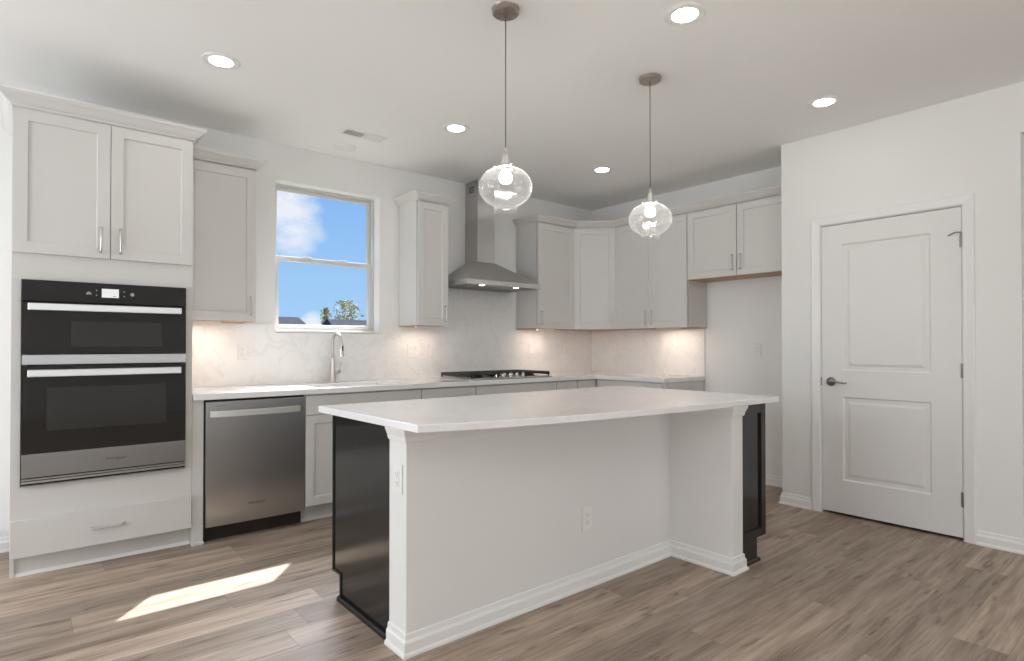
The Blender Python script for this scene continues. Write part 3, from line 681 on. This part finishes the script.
# ------------------------------------------------------------------ gas cooktop
ck = empty('gas_cooktop', (3.312, 4.21, 0.9145), 0, 'stainless gas cooktop with black cast-iron grates and front knobs', 'cooktop')
link('deck', boxes((-0.458, 0.458, -0.265, 0.25, 0.0, 0.010)), M_steel, ck, 0.004)
burners = [(-0.30, -0.12), (-0.30, 0.13), (0.0, 0.03), (0.30, -0.12), (0.30, 0.13)]
for bx_, by_ in burners:
    r = 0.052 if bx_ == 0 else 0.038
    link('burner', lathe(bmesh.new(), [(0, 0.0105), (r+0.012, 0.0105), (r+0.010, 0.020), (r, 0.021), (r, 0.029), (r-0.006, 0.032), (0, 0.032)], n=24, caps=False, c=(bx_, by_, 0)), M_iron, ck, 0, False)
for gx, gw in ((-0.301, 0.149), (0.0, 0.149), (0.301, 0.149)):
    bm = bmesh.new(); yA, yB = (-0.235, 0.235) if gx else (-0.125, 0.235); th = 0.009; z0, z1 = 0.036, 0.050
    box(bm, gx-gw, gx+gw, yA, yA+th*1.3, z0, z1); box(bm, gx-gw, gx+gw, yB-th*1.3, yB, z0, z1)
    box(bm, gx-gw, gx-gw+th*1.3, yA, yB, z0-0.014, z1); box(bm, gx+gw-th*1.3, gx+gw, yA, yB, z0-0.014, z1)
    for k in range(1, 6):
        xx = gx-gw+2*gw*k/6; box(bm, xx-th/2, xx+th/2, yA+th, yB-th, z0+0.001, z1+0.001)
    ym = (yA+yB)/2; box(bm, gx-gw+th, gx+gw-th, ym-th/2, ym+th/2, z0, z1)
    for fx in (gx-gw+0.008, gx+gw-0.008):
        for fy in (yA+0.008, yB-0.008): box(bm, fx-0.006, fx+0.006, fy-0.006, fy+0.006, 0.0105, z0)
    link('grate', bm, M_iron, ck, 0.001)
for k in range(5):
    kx = -0.12+0.075*k-0.03
    bm = lathe(bmesh.new(), [(0, 0.0105), (0.022, 0.0105), (0.021, 0.014), (0.018, 0.016), (0.017, 0.040), (0.014, 0.044), (0, 0.044)], n=20, caps=False, c=(kx, -0.205, 0))
    kn_ = link('knob', bm, M_chrome, ck, 0, True)
    link('knob_grip', boxes((kx-0.003, kx+0.003, -0.221, -0.189, 0.0445, 0.050)), M_chrome, kn_, 0.001)

# ------------------------------------------------------------------ upper cabinets
UD = 0.31; UYF = 4.22; UZ0, UZT = 1.370, 2.406
def upper_body(o, w, h, d, bot=True, under=M_maple):
    link('body', boxes((0, w, 0.008, d, 0.006, h+0.03), (0, w, 0, 0.0079, 0.006, 0.03)), M_cab, o, 0.001)
    link('underside', boxes((0.0, w, -0.0, d, 0.0, 0.0055)), under, o)
def upper(name, label, loc, rz, w, doors, z0=UZ0, d=UD-0.002):
    o = empty(name, (loc[0], loc[1], z0), rz, label, 'cabinet'); h = UZT-z0
    upper_body(o, w, h, d)
    for x0, x1, hx in doors: shaker(o, x0, x1, 0.002, h, hx, 0.105 if z0 < 1.5 else 0.115, L=0.125)
    return o
o = upper('upper_cabinet', 'pale grey single-door wall cabinet between oven cabinet and window', (0.7635, UYF), 0, 0.443, [(0.003, 0.440, 0.440-0.034)])
crown(o, [(0.0, -0.021), (0.443, -0.021), (0.443, UD-0.003)], UZT-UZ0+0.008)
o = upper('upper_cabinet', 'narrow pale grey wall cabinet between window and range hood', (2.482, UYF), 0, 0.300, [(0.003, 0.297, 0.297-0.034)])
crown(o, [(0, UD-0.003), (0, -0.021), (0.300, -0.021), (0.300, UD-0.003)], UZT-UZ0+0.008)
CX0 = 4.335; CYF = 3.915
upper('upper_cabinet', 'pale grey single-door wall cabinet right of the range hood', (3.822, UYF), 0, CX0-3.822-0.001, [(0.003, CX0-3.822-0.004, 0.003+0.034)])
# diagonal corner unit
dg = empty('corner_upper_cabinet', (CX0, UYF, UZ0), 0, 'pale grey diagonal wall cabinet set across the corner', 'cabinet')
XF = 4.636     # face plane of side-wall uppers
pts = [(0, 0), (XF-CX0, CYF-UYF), (XB-0.002-CX0, CYF-UYF), (XB-0.002-CX0, YA-0.002-UYF), (0, YA-0.002-UYF)]
link('body', prism_z(bmesh.new(), pts, 0.006, UZT-UZ0+0.03), M_cab, dg, 0.0008)
link('underside', prism_z(bmesh.new(), pts, 0.0, 0.0055), M_maple, dg)
L = math.hypot(XF-CX0, CYF-UYF); ang = math.atan2(CYF-UYF, XF-CX0)
dd = shaker(dg, 0.009, L-0.009, 0.002, UZT-UZ0, L-0.012-0.034, 0.105, L=0.125); dd.rotation_euler = (0, 0, ang)
upper('side_upper_cabinet', 'pale grey two-door wall cabinet on the side wall above the counter', (XF, CYF-0.001), -PI/2, 0.853, [(0.003, 0.425, 0.425-0.034), (0.428, 0.850, 0.428+0.034)], d=XB-XF-0.002)
upper('refrigerator_upper_cabinet', 'short pale grey two-door cabinet above the empty refrigerator space', (XF, 3.0605), -PI/2, 0.949, [(0.004, 0.480, 0.480-0.034), (0.486, 0.944, 0.486+0.034)], z0=1.800, d=XB-XF-0.002)
cr = empty('crown_molding', (0, 0, UZT), 0, 'pale grey crown molding running over the corner and refrigerator cabinets', 'molding')
E2 = 0.021
crown(cr, [(3.822, YA-0.003), (3.822, UYF-E2), (CX0+0.006, UYF-E2), (XF-E2, CYF+0.006), (XF-E2, 2.113)], 0.008, name='molding')

# ------------------------------------------------------------------ range hood
hd = empty('range_hood', (3.29, YA-0.002, 1.735), 0, 'stainless chimney range hood over the cooktop', 'range hood')
hx0, hx1, hyf = -0.425, 0.425, -0.482
cx0, cx1, cyf = -0.105, 0.097, -0.200
bm = bmesh.new()
rings = [[(hx0, hyf, 0.0), (hx1, hyf, 0.0), (hx1, 0, 0.0), (hx0, 0, 0.0)], [(hx0, hyf, 0.040), (hx1, hyf, 0.040), (hx1, 0, 0.040), (hx0, 0, 0.040)], [(cx0-0.002, cyf-0.002, 0.242), (cx1+0.002, cyf-0.002, 0.242), (cx1+0.002, 0, 0.242), (cx0-0.002, 0, 0.242)]]
# lip ring open at bottom (underside recessed), then pyramid
vr = [[bm.verts.new(p) for p in r] for r in rings]
inn = [bm.verts.new(p) for p in ((hx0+0.012, hyf+0.012, 0.0), (hx1-0.012, hyf+0.012, 0.0), (hx1-0.012, -0.006, 0.0), (hx0+0.012, -0.006, 0.0))]
inn2 = [bm.verts.new((v.co.x, v.co.y, 0.010)) for v in inn]
for a, b in zip(vr, vr[1:]):
    for k in range(4): bm.faces.new((a[k], a[(k+1) % 4], b[(k+1) % 4], b[k]))
for a, b in ((vr[0], inn), (inn, inn2)):
    for k in range(4): bm.faces.new((a[(k+1) % 4], a[k], b[k], b[(k+1) % 4]))
bm.faces.new(inn2[::-1]); bm.faces.new(vr[2]); bmesh.ops.recalc_face_normals(bm, faces=bm.faces)
link('canopy', bm, M_hood, hd, 0.0015)
bm = boxes((cx0, cx1, cyf, 0, 0.2425, 0.62)); ch = link('chimney', bm, M_hood, hd, 0.0015)
link('chimney_sleeve', boxes((cx0+0.003, cx1-0.003, cyf+0.003, 0, 0.6205, H-1.735-0.002)), M_hood, hd, 0.0015)
for k in range(3):
    link('chimney_vent', boxes((cx0+0.001, cx0+0.0028, cyf+0.06, cyf+0.14, 0.94-0.022*k, 0.95-0.022*k)), M_dark, ch)
for lx_ in (-0.205, 0.19):
    lm = link('hood_lamp', lathe(bmesh.new(), [(0, 0.0095), (0.034, 0.0095), (0.034, 0.004), (0.030, 0.003), (0, 0.003)], n=24, caps=False, c=(lx_, -0.40, 0)), M_chrome, hd)
    link('lamp_lens', lathe(bmesh.new(), [(0, 0.0029), (0.026, 0.0029), (0.024, 0.001), (0, 0.001)], n=24, caps=False, c=(lx_, -0.40, 0)), M_hoodled, lm)
for fx0, fx1 in ((-0.33, -0.01), (0.01, 0.33)):
    bm = boxes((fx0, fx1, -0.33, -0.04, 0.004, 0.0095))
    for k in range(9): box(bm, fx0+0.02, fx1-0.02, -0.315+0.03*k, -0.303+0.03*k, 0.001, 0.004)
    link('filter', bm, M_steel, hd)
link('control_buttons', boxes(*[(x-0.006, x+0.006, hyf-0.002, hyf, 0.014, 0.026) for x in (-0.05, -0.02, 0.01, 0.04)]), M_chrome, hd)

# ------------------------------------------------------------------ under-cabinet light bars
def led(x, y, z, rz, L, label):
    o = empty('under_cabinet_light', (x, y, z), rz, label, 'light bar', 'light bars under the wall cabinets')
    link('housing', boxes((-L/2, L/2, -0.02, 0.02, -0.004, -0.0005), (-L/2, L/2, -0.02, -0.0165, -0.014, -0.004), (-L/2, L/2, 0.0165, 0.02, -0.009, -0.004), (-L/2, -L/2+0.004, -0.0165, 0.0165, -0.009, -0.004), (L/2-0.004, L/2, -0.0165, 0.0165, -0.009, -0.004)), M_plastic, o)
    link('light_lens', boxes((-L/2+0.005, L/2-0.005, -0.0155, 0.0155, -0.0065, -0.0042)), M_led, o)
led(0.90, 4.33, UZ0, 0, 0.22, 'glowing light bar under the cabinet left of the window')
led(2.632, 4.33, UZ0, 0, 0.20, 'glowing light bar under the narrow cabinet left of the range hood')
led(4.03, 4.33, UZ0, 0, 0.22, 'glowing light bar under the cabinet right of the range hood')
led(4.76, 3.36, UZ0, -PI/2, 0.26, 'glowing light bar under the two-door side wall cabinet')

# ------------------------------------------------------------------ outlets and switches
def plate(x, y, z, rz, kind, label, gangs=1, cat=None, name=None, parent=None):
    w_ = 0.070 if gangs == 1 else 0.116
    o = empty(name or ('wall_outlet' if kind == 'outlet' else 'light_switch'), (x, y, z), rz, label, cat or ('outlet' if kind == 'outlet' else 'switch'))
    pl = link('cover_plate', boxes((-w_/2, w_/2, -0.006, 0, -0.0575, 0.0575)), M_plastic, o, 0.003)
    for g in range(gangs):
        cx = 0 if gangs == 1 else (-0.023 if g == 0 else 0.023)
        if kind == 'outlet':
            link('receptacle', boxes((cx-0.017, cx+0.017, -0.0085, -0.0061, -0.034, 0.034)), M_plastic, o, 0.001)
            for s in (-0.018, 0.018):
                link('socket_slots', boxes((cx-0.008, cx-0.0055, -0.0090, -0.0086, s-0.004, s+0.007), (cx+0.0055, cx+0.008, -0.0090, -0.0086, s-0.004, s+0.007), (cx-0.0025, cx+0.0025, -0.0090, -0.0086, s-0.012, s-0.008)), M_slot, o)
        else:
            bm = bmesh.new(); prism_x(bm, [(-0.0061, -0.033), (-0.0095, -0.033), (-0.0068, 0.0), (-0.0115, 0.033), (-0.0061, 0.033)], cx-0.0165, cx+0.0165)
            link('rocker', bm, M_plastic, o, 0.0008)
    return o
yS = YA-0.001-SPT-0.0008
xS = XB-0.001-SPT-0.0008
plate(1.203, yS, 1.160, 0, 'outlet', 'white outlet on the backsplash left of the window')
plate(2.620, yS, 1.160, 0, 'switch', 'white double switch plate below the narrow wall cabinet', gangs=2)
plate(2.813, yS, 1.160, 0, 'outlet', 'white outlet just left of the cooktop')
plate(4.02, yS, 1.173, 0, 'switch', 'white switch just right of the cooktop on the backsplash')
plate(4.518, yS, 1.162, 0, 'outlet', 'white outlet on the back wall below the corner cabinet')
plate(xS, 4.19, 1.164, -PI/2, 'outlet', 'white outlet on the side backsplash nearest the corner')
plate(xS, 3.386, 1.166, -PI/2, 'switch', 'white switch on the side backsplash beside the refrigerator space')
plate(XB-0.0008, 2.566, 1.166, -PI/2, 'outlet', 'white outlet inside the empty refrigerator space')

# ------------------------------------------------------------------ island
IW0, IW1, IY0, IY1, WY0 = 1.137, 2.972, 2.012, 2.150, 1.628   # knee wall and wing
isl = empty('kitchen_island', (IW0, IY0, 0), 0, 'kitchen island with white painted back, black cabinets and bowed white counter', 'island')
def L3(x, y): return (x-IW0, y-IY0)
bm = bmesh.new()
poly = [L3(IW0, IY0), L3(2.861, IY0), L3(2.861, WY0), L3(IW1, WY0), L3(IW1, IY1), L3(IW0, IY1)]
link('knee_wall', prism_z(bm, poly, 0, 0.882), M_drywall, isl, 0.002)
ipath = [L3(IW0, IY1), L3(IW0, IY0), L3(2.861, IY0), L3(2.861, WY0), L3(IW1, WY0), L3(IW1, WY0+0.012)]
link('base_molding', sweep(bmesh.new(), BP, ipath, 1), M_trim, isl)
# trim board and cap under the overhang
CAP = [(0, 0.826), (0.006, 0.828), (0.009, 0.838), (0.010, 0.846), (0.020, 0.870), (0.022, 0.883), (0, 0.883)]
link('cap_molding', sweep(bmesh.new(), [(o, z-0.0005) for o, z in CAP], ipath, 1), M_trim, isl)
# black cabinets (main run faces the back wall)
bx0, bx1, byb, byf = 1.150, 3.262, IY1+0.001, 2.745
def islocal(x, y): return (x-IW0, y-IY0)
bm = bmesh.new()
yb_, yf_ = byb-IY0, byf-IY0; yk = yf_-0.085
prism_x(bm, [(yb_, 0.0), (yk, 0.0), (yk, 0.115), (yf_, 0.115), (yf_, 0.882), (yb_, 0.882)], bx0-IW0, 3.16-IW0)
link('cabinet_body', bm, M_black, isl, 0.001)
# raised edge trim around the left end panel
bm = bmesh.new(); xe = bx0-IW0
t = 0.012
def strip_x(y0, y1, z0, z1): box(bm, xe-0.006, xe-0.0002, y0, y1, z0, z1)
strip_x(yf_-t, yf_, 0.115, 0.882); strip_x(yk-t, yf_-t, 0.115, 0.115+t); strip_x(yk-t, yk, 0.0, 0.115)
link('panel_edge', bm, M_black, isl, 0.001)
link('panel_shoe', sweep(bmesh.new(), [(0, 0), (0.014, 0), (0.012, 0.012), (0.006, 0.020), (0, 0.021)], [(xe-0.0062, yk), (xe-0.0062, yb_+0.03)], 1), M_black, isl)
# doors and drawers on the kitchen side
n = 4; wseg = (3.15-bx0)/n
fr = bpy.data.objects.new('cabinet_front', None); 
for k in range(n):
    xa = bx0-IW0+wseg*k; xb = xa+wseg
    bm = framed_panel(bmesh.new(), -xb+0.002, -xa-0.002, 0.12, 0.70, -0.020, -0.0005, 0.058, 0.009, 0.004)
    d = link('door', bm, M_black, isl, 0.001); d.location = (0, yf_, 0); d.rotation_euler = (0, 0, PI)
    pull(d, -xa-0.04 if k % 2 else -xb+0.04, 0.60, 0.13)
    d = link('drawer', boxes((-xb+0.002, -xa-0.002, -0.020, -0.0005, 0.705, 0.872)), M_black, isl, 0.001); d.location = (0, yf_, 0); d.rotation_euler = (0, 0, PI)
    pull(d, -(xa+xb)/2, 0.79, 0.13, vertical=False)
# black cabinet facing the pantry at the right end
ry = 1.647-IY0; rx0 = IW1+0.001-IW0; rx1 = 3.262-IW0; rk = 3.160-IW0
bm = bmesh.new(); prism_y(bm, [(rx0, 0.0), (rk, 0.0), (rk, 0.125), (rx1, 0.125), (rx1, 0.882), (rx0, 0.882)], ry+0.012, byb-IY0-0.001+0.0)
link('end_cabinet_body', bm, M_black, isl, 0.001)
bm = bmesh.new(); f = 0.048
box(bm, rx1-f, rx1, ry, ry+0.0118, 0.125, 0.882); box(bm, rx0, rx1-f, ry, ry+0.0118, 0.825, 0.882); box(bm, rx0, rx1-f, ry, ry+0.0118, 0.125, 0.172); box(bm, rx0, rk, ry, ry+0.0118, 0.0, 0.125)
link('end_panel_frame', bm, M_black, isl, 0.0015)
link('end_shoe', sweep(bmesh.new(), [(0, 0), (0.014, 0), (0.012, 0.012), (0.006, 0.020), (0, 0.021)], [(rx0, ry-0.0002), (rk, ry-0.0002), (rk, 0.1)], 1), M_black, isl)
bm = framed_panel(bmesh.new(), -0.46, -0.004, 0.13, 0.87, -0.0195, -0.0005, 0.055, 0.009, 0.004)
d = link('door', bm, M_black, isl, 0.001); d.location = (rx1, ry+0.012, 0); d.rotation_euler = (0, 0, PI/2)
d.location = (rx1, ry+0.012+0.0, 0); d.scale = (-1, 1, 1)
# bowed counter
top_pts = [(1.080, 2.762), (1.100, 1.866)]
front = [(1.100, 1.866), (1.19, 1.838), (1.32, 1.798), (1.60, 1.738), (1.90, 1.690), (2.33, 1.640), (2.74, 1.612), (3.302, 1.586)]
def cr_interp(P, m=6):
    out_ = []
    for i in range(len(P)-1):
        p0 = P[max(i-1, 0)]; p1 = P[i]; p2 = P[i+1]; p3 = P[min(i+2, len(P)-1)]
        for k in range(m):
            t = k/m; q = []
            for a in (0, 1):
                q.append(0.5*((2*p1[a])+(-p0[a]+p2[a])*t+(2*p0[a]-5*p1[a]+4*p2[a]-p3[a])*t*t+(-p0[a]+3*p1[a]-3*p2[a]+p3[a])*t**3))
            out_.append(tuple(q))
    out_.append(P[-1]); return out_
pts = [(1.080, 2.762)]+cr_interp(front)+[(3.302, 2.762)]
bm = prism_z(bmesh.new(), [islocal(*p) for p in pts], 0.884, 0.914)
ctop = link('counter', bm, M_quartz, isl, 0.003)
plate(2.156, IY0-0.0008, 0.342, 0, 'outlet', 'white outlet low on the long white back of the island')
plate(IW0-0.0008, 2.072, 0.678, -PI/2, 'outlet', 'white outlet on the narrow white end of the island')
bpy.data.objects.remove(fr)

# ------------------------------------------------------------------ pendants
def pendant(x, y, label):
    o = empty('pendant_light', (x, y, 1.814), 0, label, 'pendant light', 'glass globe pendants over the island')
    zc = H-1.814
    cn = link('canopy', lathe(bmesh.new(), [(0, zc-0.026), (0.018, zc-0.026), (0.056, zc-0.024), (0.061, zc-0.020), (0.062, zc-0.004), (0.064, zc-0.0005), (0, zc-0.0005)], n=40, caps=False), M_canopy, o, 0, False)
    link('screw', lathe(bmesh.new(), [(0, zc-0.031), (0.004, zc-0.030), (0.004, zc-0.0262), (0, zc-0.0262)], n=12, caps=False, c=(0.038, -0.010, 0)), M_nickel, cn)
    link('screw', lathe(bmesh.new(), [(0, zc-0.031), (0.004, zc-0.030), (0.004, zc-0.0262), (0, zc-0.0262)], n=12, caps=False, c=(-0.034, -0.018, 0)), M_nickel, cn)
    link('cord', lathe(bmesh.new(), [(0.0026, 0.29), (0.0026, zc-0.0265)], n=10), M_cord, o, 0, True)
    so = link('socket', lathe(bmesh.new(), [(0, 0.292), (0.006, 0.290), (0.008, 0.270), (0.016, 0.262), (0.018, 0.255), (0.018, 0.228), (0.021, 0.226), (0.021, 0.214), (0.038, 0.208), (0.040, 0.200), (0.036, 0.1995), (0.017, 0.199), (0.017, 0.190), (0, 0.190)], n=28, caps=False), M_nickel, o, 0, False)
    for a in (0.4, 2.5, 4.6):
        c_, s_ = math.cos(a), math.sin(a)
        link('thumb_screw', tube(bmesh.new(), [(0.036*c_, 0.036*s_, 0.206), (0.050*c_, 0.050*s_, 0.206), (0.053*c_, 0.053*s_, 0.206)], [0.0022, 0.0022, 0.006], 10), M_nickel, so)
    prof = [(0.034, 0.214)]
    for i in range(0, 25):
        t = i/24*PI; 
        a = R(74)-(R(74)+R(62))*i/24
        prof.append((0.1215*math.cos(a)**0.92, 0.112+0.093*math.sin(a)))
    prof += [(0.052, 0.022), (0.053, 0.008), (0.055, 0.0)]
    gl = link('glass_globe', lathe(bmesh.new(), prof, n=56, caps=False), M_globe, o, 0, True)
    bprof = [(0, 0.128), (0.013, 0.130), (0.023, 0.137), (0.028, 0.148), (0.0285, 0.160), (0.024, 0.173), (0.017, 0.183), (0.0135, 0.190)]
    link('bulb', lathe(bmesh.new(), bprof, n=24, caps=False), M_bulb, so, 0, True)
    return o
pendant(1.669, 2.054, 'glass globe pendant hanging over the end of the island nearer the dishwasher')
pendant(2.734, 2.053, 'glass globe pendant hanging over the end of the island nearer the pantry door')

# ------------------------------------------------------------------ recessed downlights, vent, cover disc
for x, y, lab in ((0.794, 3.41, 'recessed ceiling light in front of the oven cabinet'), (2.317, 3.407, 'recessed ceiling light between window and range hood'), (3.848, 3.400, 'recessed ceiling light in front of the corner cabinets'),
                  (2.335, 1.555, 'recessed ceiling light nearest the camera, above the island front edge'), (3.850, 1.558, 'recessed ceiling light in front of the pantry door')):
    o = empty('recessed_light', (x, y, H), 0, lab, 'ceiling light', 'recessed ceiling lights')
    link('trim_ring', lathe(bmesh.new(), [(0.060, -0.004), (0.084, -0.006), (0.094, -0.004), (0.096, -0.0005), (0.060, -0.0005)], n=48, caps=False), M_plastic, o, 0, False)
    link('light_lens', lathe(bmesh.new(), [(0, -0.0045), (0.059, -0.0045), (0.059, -0.0010), (0, -0.0010)], n=48, caps=False), M_lens, o)
o = empty('recessed_light', (0.80, 1.556, H), 0, 'recessed ceiling light above the open floor beside the island', 'ceiling light', 'recessed ceiling lights')
link('trim_ring', lathe(bmesh.new(), [(0.060, -0.004), (0.084, -0.006), (0.094, -0.004), (0.096, -0.0005), (0.060, -0.0005)], n=48, caps=False), M_plastic, o, 0, False)
link('light_lens', lathe(bmesh.new(), [(0, -0.0045), (0.059, -0.0045), (0.059, -0.0010), (0, -0.0010)], n=48, caps=False), M_lens, o)
o = empty('ceiling_vent', (1.88, 3.955, H), 0, 'white rectangular air register in the ceiling near the window', 'vent')
bm = boxes((-0.165, 0.165, -0.065, -0.045, -0.006, -0.0005), (-0.165, 0.165, 0.045, 0.065, -0.006, -0.0005), (-0.165, -0.145, -0.045, 0.045, -0.006, -0.0005), (0.145, 0.165, -0.045, 0.045, -0.006, -0.0005), (-0.008, 0.008, -0.045, 0.045, -0.006, -0.0005))
link('frame', bm, M_plastic, o, 0.001)
link('duct_opening', boxes((-0.145, -0.008, -0.045, 0.045, -0.0025, -0.001), (0.008, 0.145, -0.045, 0.045, -0.0025, -0.001)), M_filter, o)
def louvre(x0, x1, lean):
    bm = bmesh.new()
    for k in range(9):
        x = x0+(x1-x0)*(k+0.5)/9
        prism_y(bm, [(x-0.002, -0.0026), (x+0.0005, -0.0026), (x+0.0005+lean, -0.008), (x-0.002+lean, -0.008)], -0.044, 0.044)
    return bm
link('louvres', louvre(-0.145, -0.008, -0.013), M_plastic, o); link('louvres', louvre(0.008, 0.145, 0.009), M_plastic, o)
o = empty('ceiling_cover_plate', (1.882, 4.29, H), 0, 'flat round white cover on the ceiling between vent and window', 'ceiling cover')
link('cover', lathe(bmesh.new(), [(0.088, -0.0005), (0.088, -0.004), (0.082, -0.010), (0, -0.012)], n=48, caps=False), M_plastic, o, 0, False)

# ------------------------------------------------------------------ outside the window
g = struct('ground', boxes((-80, 160, YA+0.3, 260, -0.9, -0.6)), M_ground, 'lawn outside the window')
def house(x0, x1, y0, ridge, eave, label, hip=0.0, mat=M_roof):
    o = empty('house', ((x0+x1)/2, y0, -0.6), 0, label, 'house', 'neighbouring houses beyond the window')
    hwid = (x1-x0)/2; d = 9.0
    link('walls', boxes((-hwid+0.4, hwid-0.4, 0.4, d-0.4, 0, eave+0.6)), M_siding, o)
    bm = bmesh.new()
    v = [bm.verts.new(p) for p in ((-hwid, 0, eave+0.6), (hwid, 0, eave+0.6), (hwid, d, eave+0.6), (-hwid, d, eave+0.6), (-hwid+hip, d/2, ridge+0.6), (hwid-hip, d/2, ridge+0.6))]
    for f in ((0, 1, 5, 4), (2, 3, 4, 5), (1, 2, 5), (3, 0, 4), (3, 2, 1, 0)): bm.faces.new([v[i] for i in f])
    bmesh.ops.recalc_face_normals(bm, faces=bm.faces)
    link('roof', bm, mat, o)
    for k in range(3): 
        xx = -hwid+1.5+k*(2*hwid-3)/3; link('house_window', boxes((xx, xx+1.1, 0.36, 0.42, 1.2, 2.6)), M_slot, o)
    return o
house(6.0, 22.4, 57.0, 4.15, 2.2, 'grey-roofed house beyond the window, left of the gap', 0.5)
house(24.7, 44.0, 57.0, 4.05, 2.2, 'grey-roofed house beyond the window behind the tree', 0.3)
def tree(x, y, s, label):
    o = empty('tree', (x, y, -0.6), 0, label, 'tree'); o.scale = (1.25,)*3 if s > 0.6 else (1.3,)*3
    bm = tube(bmesh.new(), [(0, 0, 0), (0.05, 0, 1.5), (-0.05, 0.1, 3.0), (0.1, 0, 4.4)], [0.18, 0.14, 0.09, 0.03], 8)
    for k in range(16):
        a = random.uniform(0, 2*PI); z = random.uniform(1.8, 3.8); r = random.uniform(1.0, 1.9)*s
        tube(bm, [(0, 0, z), (0.5*r*math.cos(a), 0.5*r*math.sin(a), z+0.5), (r*math.cos(a), r*math.sin(a), z+1.3)], [0.06, 0.035, 0.012], 6)
    link('trunk', bm, M_bark, o)
    bm = bmesh.new()
    for k in range(900):
        a = random.uniform(0, 2*PI); u = random.random()**0.5; z = random.uniform(1.9, 6.2)
        lobes = 0.75+0.25*math.sin(3*a+z*2.1)
        rr_ = 2.1*s*math.sqrt(max(0.05, 1-((z-4.0)/2.4)**2))*u*lobes
        c = Vector((rr_*math.cos(a), rr_*math.sin(a), z)); q = random.uniform(0.08, 0.20)
        nrm = Vector((random.gauss(0, 1), random.gauss(0, 1), random.gauss(0, 1))).normalized(); e1 = nrm.orthogonal().normalized()*q; e2 = nrm.cross(e1).normalized()*q*0.6
        bm.faces.new([bm.verts.new(c+e) for e in (e1, e2, -e1, -e2)])
    link('foliage', bm, M_leaf, o)
tree(32.8, 74.0, 0.95, 'leafy tree beyond the window rising behind the far grey roof')
tree(38.4, 95.0, 0.42, 'thin sparse tree beside the leafy tree beyond the window')
